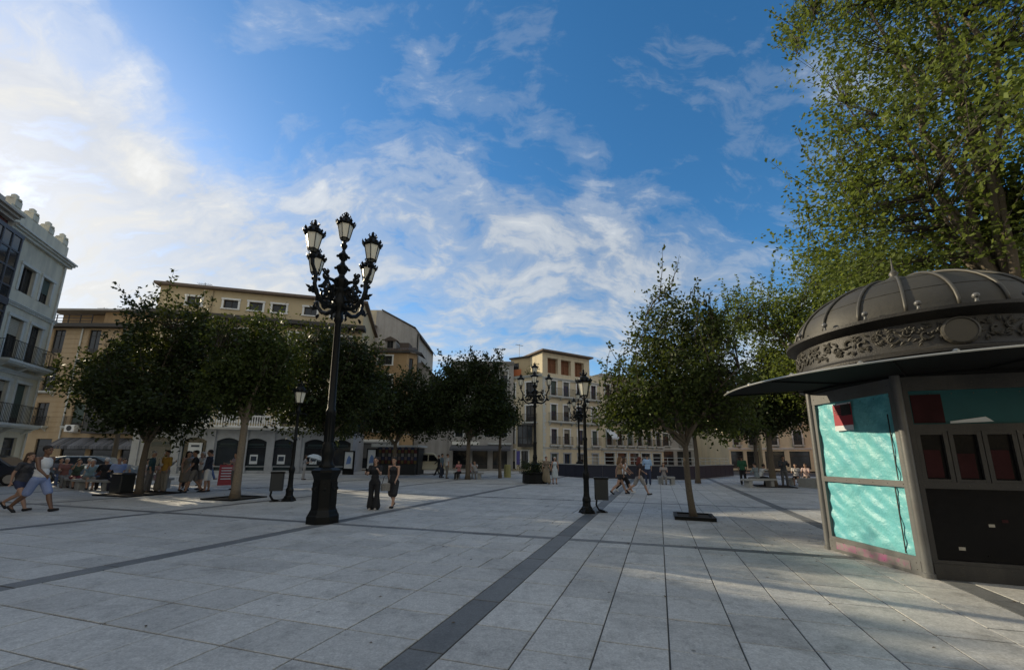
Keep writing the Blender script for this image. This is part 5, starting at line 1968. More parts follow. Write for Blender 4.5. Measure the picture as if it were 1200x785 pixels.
POSES = {
    # legs (thigh, knee) x2, arms (shoulder, abduct, elbow) x2, lean
    'walk': dict(l=((27, 6), (-22, 26)), a=((-22, 8, 12), (24, 8, 22)), lean=3),
    'stroll': dict(l=((17, 4), (-13, 22)), a=((14, 8, 20), (-14, 9, 10)), lean=2),
    'stride': dict(l=((-26, 34), (30, 8)), a=((26, 9, 25), (-26, 9, 14)), lean=5),
    'stand': dict(l=((2, 3), (-3, 4)), a=((3, 9, 14), (-2, 9, 12)), lean=1),
    'rest': dict(l=((8, 12), (-3, 2)), a=((20, 14, 85), (0, 9, 12)), lean=0),
    'hold': dict(l=((3, 4), (-2, 5)), a=((28, 8, 95), (24, 10, 80)), lean=2),
    'wave': dict(l=((4, 3), (-8, 14)), a=((95, 12, 35), (0, 9, 20)), lean=2),
    'sit': dict(l=((84, 84), (80, 76)), a=((28, 8, 50), (22, 10, 62)), lean=6, sit=True),
    'slump': dict(l=((80, 92), (88, 80)), a=((40, 10, 60), (45, 8, 66)), lean=26, sit=True),
    'crosssit': dict(l=((95, 60), (82, 84)), a=((-10, 18, 25), (25, 10, 70)), lean=-6, sit=True),
}


def joints(pose):
    P_ = POSES[pose]
    j = {}
    hipz = 0.88
    lean = R(P_['lean'])
    j['pel'] = Vector((0, 0, hipz))
    up = Vector((math.sin(lean), 0, math.cos(lean)))
    j['waist'] = j['pel'] + up * 0.17
    j['chest'] = j['pel'] + up * 0.38
    j['neck'] = j['pel'] + up * 0.56
    j['head'] = j['neck'] + (up * 0.6 + Vector((0.12, 0, 0.4))).normalized() * 0.17
    for s, nm, (th, kn), (sh, ab, el) in ((1, 'L', P_['l'][0], P_['a'][0]), (-1, 'R', P_['l'][1], P_['a'][1])):
        h = j['pel'] + Vector((0, s * 0.095, -0.02))
        k = h + Vector((math.sin(R(th)) * 0.41, s * 0.01, -math.cos(R(th)) * 0.41))
        a_ = k + Vector((math.sin(R(th - kn)) * 0.40, 0, -math.cos(R(th - kn)) * 0.40))
        ft = R(th - kn) if th - kn < 0 else R((th - kn) * 0.5)
        f = a_ + Vector((math.cos(ft) * 0.15, 0, math.sin(ft) * 0.15 - 0.035))
        j['hip' + nm], j['knee' + nm], j['ank' + nm], j['toe' + nm] = h, k, a_, f
        S_ = j['pel'] + up * 0.51 + Vector((0, s * 0.175, 0))
        e = S_ + Vector((math.sin(R(sh) + lean) * math.cos(R(ab)), s * math.sin(R(ab)), -math.cos(R(sh) + lean) * math.cos(R(ab)))) * 0.28
        w_ = e + Vector((math.sin(R(sh + el) + lean), s * -0.06, -math.cos(R(sh + el) + lean))).normalized() * 0.245
        j['sho' + nm], j['elb' + nm], j['wri' + nm] = S_, e, w_
        j['hd' + nm] = (w_ - e).normalized()
    if P_.get('sit'):
        dz = 0.53 - hipz
    else:
        dz = 0.07 - min(j['ankL'].z, j['ankR'].z)
    for k in list(j):
        if not k.startswith('hd'):
            j[k] = j[k] + Vector((0, 0, dz))
    return j


PM = {}
MATP = {}


def pmat(col, rough=0.8):
    key = tuple(col)
    if key not in MATP:
        MATP[key] = mat('cloth_%d' % len(MATP), col, rough, var=0.12, scale=12)
    return MATP[key]


def body_mesh(pose, fine, female):
    key = ('body', pose, fine, female)
    if key in PM:
        return PM[key]
    j = joints(pose)
    g = 0.9 if female else 1.0
    b_ = MB()
    b_.ball(j['pel'], 0.13, 12, 8, (0.85, 1.12, 0.95))
    b_.ball((j['pel'] + j['waist']) / 2, 0.12, 12, 8, (0.85, 1.08 * g, 1.0))
    b_.ball(j['waist'], 0.115 * g, 12, 8, (0.85, 1.1, 1.1))
    b_.ball(j['chest'], 0.135 * g, 12, 8, (0.85, 1.15, 1.1))
    b_.ball(j['chest'].lerp(j['neck'], 0.45), 0.115 * g, 12, 8, (0.8, 1.35, 0.8))
    if female:
        for s in (-1, 1):
            b_.ball(j['chest'] + Vector((0.085, s * 0.065, 0.03)), 0.055, 8, 6)
    cap(b_, j['neck'] - Vector((0, 0, 0.06)), j['head'] - Vector((0.01, 0, 0.04)), 0.056 * g, 0.05 * g)
    b_.ball(j['head'] + Vector((-0.008, 0, 0.025)), 0.098, 14, 10, (0.98, 0.80, 1.0))
    b_.ball(j['head'] + Vector((0.022, 0, -0.045)), 0.07, 12, 8, (0.95, 0.82, 1.0))
    b_.ball(j['head'] + Vector((0.098, 0, -0.012)), 0.017, 8, 6, (1.1, 0.8, 1.3))        # nose
    b_.ball(j['head'] + Vector((0.062, 0, -0.088)), 0.028, 8, 6)                        # chin
    for s, nm in ((1, 'L'), (-1, 'R')):
        b_.ball(j['head'] + Vector((0.0, s * 0.079, -0.01)), 0.02, 8, 6, (1.0, 0.5, 1.5))     # ear
        cap(b_, j['chest'].lerp(j['neck'], 0.6), j['sho' + nm], 0.06, 0.058 * g)
        cap(b_, j['sho' + nm], j['elb' + nm], 0.052 * g, 0.040 * g)
        cap(b_, j['elb' + nm], j['wri' + nm], 0.040 * g, 0.026 * g)
        d = j['hd' + nm]
        w_ = j['wri' + nm]
        side = Vector((1, 0, 0)) - d * d.x
        side = side.normalized() if side.length > 0.2 else Vector((0, 0, 1))
        pn = d.cross(side).normalized()
        pc = w_ + d * 0.05
        b_.ball(w_ + d * 0.03, 0.026, 8, 6)
        for q_ in range(4):          # palm rays and fingers, unequal and curled
            off = side * (-0.027 + 0.018 * q_)
            k0 = w_ + d * 0.075 + off
            cap(b_, w_ + d * 0.02 + off * 0.6, k0, 0.014, 0.012, 6)
            fl_ = (0.030, 0.036, 0.034, 0.026)[q_]
            m1 = k0 + (d * 0.92 - pn * s * 0.35).normalized() * fl_
            e1_ = m1 + (d * 0.55 - pn * s * 0.8).normalized() * fl_ * 0.9
            if fine:
                cap(b_, k0, m1, 0.0098, 0.0090, 6)
                cap(b_, m1, e1_, 0.0090, 0.0080, 6)
            else:
                cap(b_, k0, m1, 0.013, 0.012, 6)
        tb_ = w_ + d * 0.025 + side * 0.03
        cap(b_, tb_, tb_ + (d * 0.7 + side * 0.55).normalized() * 0.05, 0.013, 0.010, 6)
        cap(b_, j['hip' + nm], j['knee' + nm], 0.086, 0.056)
        cap(b_, j['knee' + nm], j['knee' + nm].lerp(j['ank' + nm], 0.35) + Vector((-0.012, 0, 0)), 0.054, 0.054)
        cap(b_, j['knee' + nm].lerp(j['ank' + nm], 0.35) + Vector((-0.012, 0, 0)), j['ank' + nm], 0.054, 0.034)
        cap(b_, j['ank' + nm], j['toe' + nm], 0.036, 0.026)
        b_.ball(j['ank' + nm] + Vector((-0.03, 0, -0.03)), 0.034, 8, 6)
    PM[key] = remesh(b_, 0.0085 if fine else 0.021, 'body', 4 if fine else 2)
    return PM[key]


def piece_mesh(piece, pose, female, fine):
    key = (piece, pose, female, fine)
    if key in PM:
        return PM[key]
    j = joints(pose)
    g = 0.9 if female else 1.0
    b_ = MB()
    vx = 0.012 if fine else 0.024

    def torso(lo=0.0):
        b_.ball((j['pel'] + j['waist']) / 2 + Vector((0, 0, 0.0)), 0.145, 12, 8, (0.88, 1.08 * g, 0.8))
        b_.ball(j['waist'], 0.137 * g, 12, 8, (0.92, 1.1, 1.1))
        b_.ball(j['chest'], 0.153 * g, 12, 8, (0.88, 1.15, 1.1))
        b_.ball(j['chest'].lerp(j['neck'], 0.45), 0.130 * g, 12, 8, (0.82, 1.35, 0.8))
        if female:
            for s in (-1, 1):
                b_.ball(j['chest'] + Vector((0.088, s * 0.065, 0.03)), 0.066, 8, 6)

    if piece in ('shirt', 'tee', 'tank', 'jacket'):
        torso()
        for nm in ('L', 'R'):
            if piece != 'tank':
                cap(b_, j['chest'].lerp(j['neck'], 0.6), j['sho' + nm], 0.073, 0.073 * g)
                t = 0.55 if piece == 'tee' else 1.0
                cap(b_, j['sho' + nm], j['sho' + nm].lerp(j['elb' + nm], t), 0.068 * g, 0.062 * g)
                if piece == 'jacket':
                    cap(b_, j['elb' + nm], j['elb' + nm].lerp(j['wri' + nm], 0.9), 0.058 * g, 0.046 * g)
        if piece in ('shirt', 'tee', 'jacket'):
            b_.ball(j['pel'] + Vector((0, 0, 0.03)), 0.150, 12, 8, (0.9, 1.14, 0.8))
    elif piece in ('trousers', 'shorts', 'hotpants', 'flares', 'leggings'):
        b_.ball(j['pel'], 0.146, 12, 8, (0.88, 1.12, 0.9))
        for nm in ('L', 'R'):
            h, k, a_ = j['hip' + nm], j['knee' + nm], j['ank' + nm]
            if piece == 'shorts':
                cap(b_, h, h.lerp(k, 0.85), 0.102, 0.092)
            elif piece == 'hotpants':
                cap(b_, h, h.lerp(k, 0.32), 0.10, 0.095)
            elif piece == 'leggings':
                cap(b_, h, k, 0.092, 0.061); cap(b_, k, k.lerp(a_, 0.9), 0.061, 0.044)
            elif piece == 'flares':
                cap(b_, h, k, 0.105, 0.085); cap(b_, k, k.lerp(a_, 0.9), 0.085, 0.135)
            else:
                cap(b_, h, k, 0.100, 0.076); cap(b_, k, k.lerp(a_, 0.93), 0.074, 0.066)
    elif piece in ('skirt', 'dress', 'longskirt'):
        if piece == 'dress':
            torso()
        b_.ball(j['pel'], 0.15, 12, 8, (0.9, 1.12, 0.9))
        t = 1.0 if piece != 'longskirt' else 1.0
        for nm in ('L', 'R'):
            h, k, a_ = j['hip' + nm], j['knee' + nm], j['ank' + nm]
            cap(b_, h, k, 0.115, 0.115)
            cap(b_, h, (j['kneeL'] + j['kneeR']) / 2, 0.12, 0.12)
            if piece == 'longskirt':
                cap(b_, k, k.lerp(a_, 0.75), 0.12, 0.13)
                cap(b_, (j['kneeL'] + j['kneeR']) / 2, ((j['ankL'] + j['ankR']) / 2).lerp((j['kneeL'] + j['kneeR']) / 2, 0.3), 0.12, 0.13)
    elif piece in ('hair_short', 'hair_long', 'hair_bun', 'cap', 'hat'):
        h = j['head']
        b_.ball(h + Vector((-0.022, 0, 0.042)), 0.105, 12, 8, (1.0, 0.84, 0.92))
        if piece == 'hair_long':
            cap(b_, h + Vector((-0.055, 0, 0.02)), j['chest'].lerp(j['neck'], 0.75) + Vector((-0.10, 0, 0)), 0.075, 0.06)
            for s in (-1, 1):
                cap(b_, h + Vector((-0.03, s * 0.06, 0.0)), h + Vector((-0.05, s * 0.075, -0.17)), 0.035, 0.028)
        elif piece == 'hair_bun':
            b_.ball(h + Vector((-0.10, 0, 0.09)), 0.045, 8, 6)
        elif piece == 'hat':
            b_.lathe([(0.20, h.z + 0.03), (0.20, h.z + 0.055), (0.1, h.z + 0.06)], 14, (h.x - 0.01, 0))
        elif piece == 'cap':
            b_.ball(h + Vector((0.09, 0, 0.05)), 0.07, 8, 6, (1.0, 0.8, 0.25))
    elif piece in ('shoeL', 'shoeR'):
        for nm in (piece[-1],):
            a_, f = j['ank' + nm], j['toe' + nm]
            cap(b_, a_ + Vector((-0.03, 0, -0.025)), f + Vector((0.01, 0, 0.0)), 0.046, 0.036)
    me = remesh(b_, vx, 'shoe' if 'shoe' in piece else piece.split('_')[0], 2)
    PM[key] = me
    return me


def attach(parent, me, name, m_):
    o = link(name, me, parent)
    o.material_slots[0].link = 'OBJECT'
    o.material_slots[0].material = m_
    return o


SKIN = [mat('skin_a', (0.42, 0.25, 0.17), 0.55, var=0.06), mat('skin_b', (0.30, 0.17, 0.11), 0.55, var=0.06), mat('skin_c', (0.16, 0.085, 0.05), 0.5, var=0.06)]
mat('eye_dark', (0.01, 0.008, 0.007), 0.3)
mat('lip', (0.30, 0.10, 0.09), 0.5)
BLK = (0.012, 0.012, 0.014); WHT = (0.72, 0.72, 0.70); DEN = (0.06, 0.09, 0.16); GRY = (0.16, 0.16, 0.16); TAN = (0.34, 0.27, 0.18)
DK = (0.02, 0.015, 0.012); BRN = (0.07, 0.04, 0.022); SIL = (0.4, 0.39, 0.37)


def person(x, y, head, h, label, pose='stand', top='tee', tc=WHT, bot='trousers', bc=DEN, hair='hair_short', hc=DK, skin=0, female=False,
           fine=False, shoe=BLK, z=0.0, group=None):
    """head = azimuth the person faces, clockwise from +Y"""
    t = empty('person', (x, y, z), R(90 - head), label, 'person', group)
    s = h / 1.68
    t.scale = (s, s, s)
    attach(t, body_mesh(pose, fine, female), 'body', SKIN[skin])
    if top:
        attach(t, piece_mesh(top, pose, female, fine), top if top != 'tee' else 't_shirt', pmat(tc))
    if bot:
        attach(t, piece_mesh(bot, pose, female, fine), bot, pmat(bc))
    if hair:
        attach(t, piece_mesh(hair, pose, female, fine), 'hair' if 'hair' in hair else hair, pmat(hc))
    if shoe:
        for sn in ('shoeL', 'shoeR'):
            attach(t, piece_mesh(sn, pose, female, fine), 'shoe', pmat(shoe))
    if fine:
        j = joints(pose)
        for sy in (-1, 1):
            e = MB()
            e.ball(j['head'] + Vector((0.083, sy * 0.032, 0.012)), 0.013, 8, 6, (0.6, 1.2, 0.7))
            e.build('eye', 'eye_dark', t)
        
        MB().ball(j['head'] + Vector((0.086, 0, -0.052)), 0.02, 8, 6, (0.4, 1.1, 0.35)).build('mouth', 'lip', t)
    return t


WK = 'people walking across the plaza'
person(-13.08, 11.1, 88, 1.80, 'man in a white sleeveless top and pale blue shorts striding right at the left edge', 'walk', 'tank', WHT, 'shorts', (0.22, 0.28, 0.46), 'hair_short', DK, 2, False, True, BLK, group=WK)
person(-13.85, 11.35, 88, 1.62, 'woman in a dark patterned top beside the man in white at the left edge', 'stride', 'tee', (0.05, 0.05, 0.055), 'hotpants', (0.03, 0.04, 0.09), 'hair_long', BRN, 0, True, True, BLK, group=WK)
person(-4.16, 12.21, 178, 1.50, 'woman in black top and wide black flared trousers, left of the walking pair', 'hold', 'tee', BLK, 'flares', BLK, 'hair_long', DK, 0, True, True, (0.4, 0.36, 0.32), group=WK)
person(-3.75, 12.75, 190, 1.52, 'woman in a short black dress carrying a patterned bag, right of the walking pair', 'stroll', 'dress', (0.02, 0.02, 0.022), None, BLK, 'hair_bun', DK, 0, True, True, BLK, group=WK)
person(4.88, 17.93, 84, 1.66, 'brown-haired woman in tan top and short dark shorts, leftmost of the walkers by the bin', 'walk', 'tank', (0.30, 0.20, 0.12), 'hotpants', BLK, 'hair_long', (0.16, 0.09, 0.04), 0, True, False, BLK, group=WK)
person(5.25, 18.6, 84, 1.63, 'woman with white top and black shorts, middle of the walkers by the bin', 'stride', 'tank', WHT, 'shorts', BLK, 'hair_long', BRN, 0, True, False, WHT, group=WK)
person(5.65, 17.62, 84, 1.66, 'woman with dark top, pale shorts and red-brown hair, rightmost of the walkers by the bin', 'stride', 'tee', (0.03, 0.02, 0.02), 'shorts', (0.30, 0.28, 0.26), 'hair_long', (0.13, 0.03, 0.02), 0, True, False, BLK, group=WK)
person(5.5, 19.5, 84, 1.66, 'person in a grey and white shirt, second in line behind the walking women', 'walk', 'tee', (0.45, 0.45, 0.46), 'trousers', BLK, 'hair_short', DK, 1, False, False, WHT, group=WK)
person(8.33, 24.26, 20, 1.75, 'man in a light blue shirt and dark trousers before the dark low wall', 'rest', 'shirt', (0.32, 0.47, 0.66), 'trousers', (0.03, 0.04, 0.08), 'hair_short', DK, 0, group=WK)
SG = 'people standing in a group by the leftmost plaza tree'
person(-15.4, 17.0, 60, 1.64, 'person in dark teal shirt just right of the leftmost tree trunk', 'stand', 'shirt', (0.03, 0.08, 0.10), 'trousers', GRY, 'hair_short', SIL, 0, group=SG)
person(-15.05, 17.2, 100, 1.62, 'white-haired person in white shirt and grey-beige trousers in the standing group', 'hold', 'jacket', (0.5, 0.52, 0.54), 'longskirt', (0.20, 0.18, 0.15), 'hair_short', WHT, 0, True, group=SG)
person(-14.75, 17.0, 190, 1.68, 'person in a mustard yellow top with back turned in the standing group', 'stand', 'shirt', (0.32, 0.19, 0.03), 'trousers', (0.22, 0.21, 0.18), 'hair_short', DK, 1, group=SG)
person(-15.6, 19.2, 150, 1.66, 'person in pale striped top behind the mustard yellow top', 'rest', 'tee', (0.40, 0.42, 0.46), 'trousers', (0.03, 0.03, 0.04), 'hair_short', DK, 0, group=SG)
person(-14.55, 17.8, 100, 1.66, 'woman with long dark hair and beige dress in the middle of the standing group', 'stand', 'dress', (0.20, 0.17, 0.13), None, BLK, 'hair_long', DK, 0, True, group=SG)
person(-14.4, 18.5, 200, 1.64, 'person in white t-shirt facing the woman in beige', 'hold', 'tee', (0.6, 0.6, 0.6), 'shorts', GRY, 'hair_short', SIL, 0, group=SG)
person(-13.6, 17.1, 230, 1.72, 'man in black t-shirt and grey shorts at the right of the standing group', 'stroll', 'tee', BLK, 'shorts', (0.14, 0.13, 0.12), 'hair_short', DK, 1, group=SG)
person(-13.2, 17.35, 250, 1.72, 'man in navy shirt and white shorts, rightmost of the standing group', 'stand', 'jacket', (0.015, 0.02, 0.035), 'shorts', (0.6, 0.6, 0.58), 'hair_short', DK, 1, group=SG)
person(-19.34, 25.45, 80, 1.68, 'man in a white shirt and blue jeans walking past the big poster', 'walk', 'tee', WHT, 'trousers', (0.05, 0.09, 0.22), 'hair_short', DK, 1)
up_ = person(-13.7, 26.3, 60, 1.55, 'woman in pale clothes under a pale umbrella by the yellow building', 'hold', 'tee', (0.35, 0.36, 0.38), 'trousers', (0.35, 0.34, 0.33), 'hair_long', DK, 0, True)
BG = 'people sitting on the benches at the left'
person(-21.3, 19.0, 120, 1.66, 'seated person with bare head, leftmost on the left-hand benches', 'sit', 'tee', (0.18, 0.08, 0.07), 'trousers', GRY, 'hair_short', SIL, 0, z=0.0, group=BG)
person(-20.0, 18.3, 120, 1.7, 'seated man in dark green top with red shorts on the left-hand benches', 'slump', 'tee', (0.05, 0.08, 0.06), 'shorts', (0.16, 0.03, 0.04), 'hair_short', DK, 0, group=BG)
person(-18.95, 17.9, 120, 1.7, 'seated man in pale blue shirt with grey hair on the left-hand benches', 'slump', 'shirt', (0.25, 0.38, 0.45), 'shorts', (0.2, 0.18, 0.15), 'hair_short', SIL, 0, group=BG)
person(-17.9, 17.6, 300, 1.72, 'seated man in black with white hair, back turned, on the left-hand benches', 'sit', 'shirt', BLK, 'trousers', BLK, 'hair_short', WHT, 0, group=BG)
person(-16.95, 17.2, 300, 1.76, 'seated man in bright blue-white shirt with bald head beside the dark box', 'sit', 'tee', (0.30, 0.40, 0.68), 'trousers', (0.03, 0.03, 0.05), None, DK, 0, group=BG)
person(-17.6, 19.3, 110, 1.66, 'seated person in pale top between the dark box and the leftmost tree trunk', 'crosssit', 'tee', (0.42, 0.36, 0.34), 'shorts', GRY, 'hair_short', DK, 0, True, group=BG)
person(-16.95, 19.2, 130, 1.6, 'seated woman in pink-grey dress next to the leftmost tree trunk', 'sit', 'dress', (0.30, 0.20, 0.20), None, BLK, 'hair_long', DK, 0, True, group=BG)
for i, (px_, py_, hd, ps, tcx, lb) in enumerate((
        (-22.6, 19.9, 120, 'sit', (0.10, 0.10, 0.12), 'seated person in charcoal top at the far left end of the benches'),
        (-20.6, 19.4, 300, 'sit', (0.34, 0.30, 0.28), 'seated person in beige, back turned, behind the man in dark green'),
        (-19.5, 18.9, 100, 'slump', (0.12, 0.05, 0.05), 'seated person in maroon behind the man in pale blue shirt'),
        (-18.4, 18.9, 120, 'crosssit', (0.3, 0.33, 0.36), 'seated person in pale grey leaning back behind the white-haired man'))):
    person(px_, py_, hd, 1.66, lb, ps, 'tee', tcx, 'trousers', GRY if i % 2 else DEN, 'hair_short', (DK, SIL, BRN, DK)[i], 0, group=BG)
person(-16.2, 20.8, 180, 1.66, 'woman in a grey dress standing far behind the mustard yellow top', 'stand', 'dress', (0.12, 0.12, 0.13), None, BLK, 'hair_long', BRN, 0, True, group=SG)
person(-12.9, 18.6, 200, 1.62, 'short person in pale pink top behind the rightmost man of the standing group', 'hold', 'tee', (0.42, 0.30, 0.30), 'trousers', GRY, 'hair_long', DK, 0, True, group=SG)
FG = 'people far off by the centre shopfronts'
person(-5.3, 30.2, 100, 1.72, 'person in blue-grey shirt at the left of the far centre cluster', 'stand', 'shirt', (0.14, 0.2, 0.24), 'trousers', (0.03, 0.04, 0.06), 'hair_short', DK, 0, group=FG)
person(-4.75, 29.4, 60, 1.7, 'person in white shirt in the far centre cluster', 'stand', 'tee', (0.5, 0.5, 0.5), 'trousers', (0.2, 0.18, 0.15), 'hair_short', BRN, 0, group=FG)
person(-3.75, 28.6, 200, 1.6, 'seated person in pink in the far centre cluster', 'sit', 'tee', (0.5, 0.2, 0.2), 'trousers', BLK, 'hair_long', DK, 0, True, group=FG)
person(-3.1, 29.1, 180, 1.66, 'seated person in red and white in the far centre cluster', 'crosssit', 'tee', (0.5, 0.35, 0.33), 'shorts', (0.3, 0.06, 0.06), 'hair_short', DK, 0, group=FG)
person(-2.6, 28.9, 190, 1.66, 'seated person in white at the right end of the far centre cluster', 'slump', 'tee', (0.5, 0.5, 0.5), 'trousers', GRY, 'hair_short', DK, 0, group=FG)
person(-6.2, 34.0, 250, 1.7, 'distant walker in black beside the cream van', 'walk', 'jacket', BLK, 'trousers', BLK, 'hair_short', DK, 0, group=FG)
person(2.12, 24.2, 160, 1.6, 'woman in a long beige-brown skirt right of the far lamp planter', 'stroll', 'tee', (0.18, 0.14, 0.1), 'longskirt', (0.22, 0.18, 0.12), 'hair_short', BRN, 0, True)
person(2.66, 24.3, 170, 1.56, 'woman in a pale grey-blue dress right of the far lamp planter', 'stand', 'dress', (0.45, 0.50, 0.52), None, BLK, 'hair_short', SIL, 0, True)
person(9.62, 25.1, 200, 1.62, 'seated person in a striped top on the small block before the dark wall', 'sit', 'tee', (0.30, 0.27, 0.25), 'trousers', (0.25, 0.24, 0.22), 'hair_long', DK, 0, True)
RG = 'people at the right-hand benches'
person(14.5, 24.9, 30, 1.72, 'person in a dark green shirt standing at the left of the right-hand benches', 'stand', 'shirt', (0.02, 0.10, 0.05), 'trousers', BLK, 'hair_short', DK, 1, group=RG)
person(14.45, 23.4, 330, 1.7, 'seated person in grey-blue top on the right-hand bench, back turned', 'sit', 'shirt', (0.18, 0.22, 0.24), 'trousers', GRY, 'hair_short', DK, 0, group=RG)
person(15.1, 24.2, 90, 1.66, 'seated person in white shirt left of the right-hand tree trunk', 'slump', 'tee', (0.6, 0.62, 0.62), 'trousers', BLK, 'hair_short', DK, 0, group=RG)
person(16.75, 24.4, 200, 1.72, 'person in dark grey standing right of the right-hand tree trunk', 'hold', 'jacket', (0.06, 0.065, 0.07), 'trousers', (0.12, 0.12, 0.12), 'hair_short', DK, 1, group=RG)
person(17.9, 25.0, 220, 1.64, 'seated woman in white and black beside the low stone wall', 'crosssit', 'tee', (0.5, 0.48, 0.47), 'shorts', BLK, 'hair_long', DK, 0, True, group=RG)
person(18.7, 25.2, 230, 1.64, 'seated person in pale pink at the end of the low stone wall', 'sit', 'tee', (0.5, 0.38, 0.36), 'shorts', (0.15, 0.12, 0.1), 'hair_short', BRN, 0, group=RG)


# ------------------------------------------------------------------ things people carry
def face(az):
    return R(90 - az)


um = empty('umbrella', (-13.45, 26.25, 0), 0, 'pale open umbrella tilted over the woman by the yellow building', 'umbrella')
um.rotation_euler = (R(-12), R(14), 0)
uc = MB()
n = 8
vs = [(0, 0, 1.72)]
for ring, (r_, z_) in enumerate(((0.28, 1.67), (0.50, 1.52), (0.60, 1.38))):
    for k in range(n * 2):
        a = PI * k / n
        rr2 = r_ * (1 if k % 2 == 0 else 0.94)
        vs.append((rr2 * math.cos(a), rr2 * math.sin(a), z_ + (0 if k % 2 == 0 else 0.012 * ring)))
fs = [(0, 1 + k, 1 + (k + 1) % 16) for k in range(16)]
for ring in range(2):
    for k in range(16):
        a = 1 + ring * 16 + k; b2 = 1 + ring * 16 + (k + 1) % 16
        fs.append((a, a + 16, b2 + 16, b2))
uc.add(vs, fs)
mat('umbrella_cloth', (0.50, 0.56, 0.60), 0.6, var=0.15)
uc.build('canopy', 'umbrella_cloth', um)
MB().tube([(0, 0, 0.95), (0, 0, 1.75)], 0.009, 6).build('shaft', 'iron', um)
bag = empty('shoulder_bag', (-3.95, 12.6, 0.52), R(20), 'black and white patterned bag hanging at the hip of the woman in the black dress', 'bag')
mat('bag_pattern', (0.25, 0.24, 0.22), 0.7, var=0.9, scale=26)
MB().bbox(-0.14, 0.14, -0.05, 0.05, 0.0, 0.24, 0.03).build('bag_body', 'bag_pattern', bag)
MB().tube([(-0.10, 0, 0.24), (-0.06, 0, 0.42), (0.0, 0, 0.5), (0.06, 0, 0.42), (0.10, 0, 0.24)], 0.010, 5).build('strap', 'black_paint', bag)


# ------------------------------------------------------------------ benches, walls, boards
def bench(x, y, az, L, label, group):
    t = empty('stone_bench', (x, y, 0), R(90 - az), label, 'bench', group)
    MB().bbox(-L / 2, L / 2, -0.25, 0.25, 0.36, 0.47, 0.02).build('seat', 'concrete', t)
    for s in (-1, 1):
        MB().bbox(s * L * 0.36 - 0.12, s * L * 0.36 + 0.12, -0.20, 0.20, 0.0, 0.358, 0.015).build('leg', 'concrete', t)
    return t


bench(-20.6, 18.8, 120 - 0, 2.2, 'stone bench at the far left under the seated people', 'stone benches of the plaza')
bench(-18.4, 17.75, 105, 2.4, 'stone bench under the men in pale blue and black', 'stone benches of the plaza')
bench(-17.2, 19.25, 100, 1.8, 'stone bench just left of the leftmost tree trunk', 'stone benches of the plaza')
bench(14.5, 23.35, 75, 2.2, 'pale stone bench left of the right-hand tree trunk', 'stone benches of the plaza')
bench(9.75, 25.1, 100, 1.0, 'short stone block seat before the dark low wall', 'stone benches of the plaza')
bench(18.3, 25.05, 95, 2.0, 'stone bench beside the low stone wall at right', 'stone benches of the plaza')
bench(-3.1, 28.95, 95, 2.2, 'stone bench under the large round centre tree', 'stone benches of the plaza')
bx = empty('planter_box', (-16.1, 16.6, 0), R(-10), 'dark square box planter beside the man in bright blue on the left benches', 'planter')
MB().bbox(-0.27, 0.27, -0.27, 0.27, 0.0, 0.80, 0.03).box(-0.29, 0.29, -0.29, 0.29, 0.72, 0.77).build('box', 'bin_grey', bx)
MB().box(-0.23, 0.23, -0.23, 0.23, 0.79, 0.81).build('soil_top', 'soil', bx)
lw = empty('low_stone_wall', (17.2, 23.8, 0), R(-62), 'low grey stone wall running behind the kiosk at right', 'wall')
for k in range(6):
    MB().bbox(k * 0.95 + 0.006, k * 0.95 + 0.944, -0.2, 0.2, 0.0, 0.5, 0.012).build('stone_block', 'concrete', lw)

# dark low wall round the underground ramp
def rampwall(name, label, p, q, h=1.0, rail=True):
    p = Vector(p); q = Vector(q)
    d = q - p
    az = math.degrees(math.atan2(d.x, d.y))
    t = empty(name, (p.x, p.y, 0), R(90 - az), label, 'wall', 'dark panelled walls round the ramp')
    L = d.length
    n_ = max(1, round(L / 1.3))
    w_ = L / n_
    me = MB().box(0.01, w_ - 0.01, -0.09, 0.09, 0.0, h).mesh('panel', 'navy_panel')
    for k in range(n_):
        link('panel', me, t, (k * w_, 0, 0))
    MB().box(-0.02, L + 0.02, -0.15, 0.15, h, h + 0.07).build('coping', 'concrete', t)
    if rail:
        r = MB()
        for z in (h + 0.35, h + 0.62):
            r.tube([(0, 0.3, z), (L, 0.3, z)], 0.02, 5)
        for k in range(n_ + 1):
            r.tube([(k * w_, 0.3, 0), (k * w_, 0.3, h + 0.62)], 0.022, 5)
        r.build('handrail', 'pale_trim', t)
    return t


rampwall('ramp_wall', 'long dark low wall behind the walking women, left stretch', (6.0, 31.8), (13.4, 30.4))
rampwall('ramp_wall', 'dark low wall receding right of the sunlit leaning trunk', (13.45, 30.45), (21.5, 38.6))
rampwall('ramp_wall', 'dark wall stretch hidden behind the slim lamp post', (3.6, 36.5), (5.95, 31.9), rail=False)

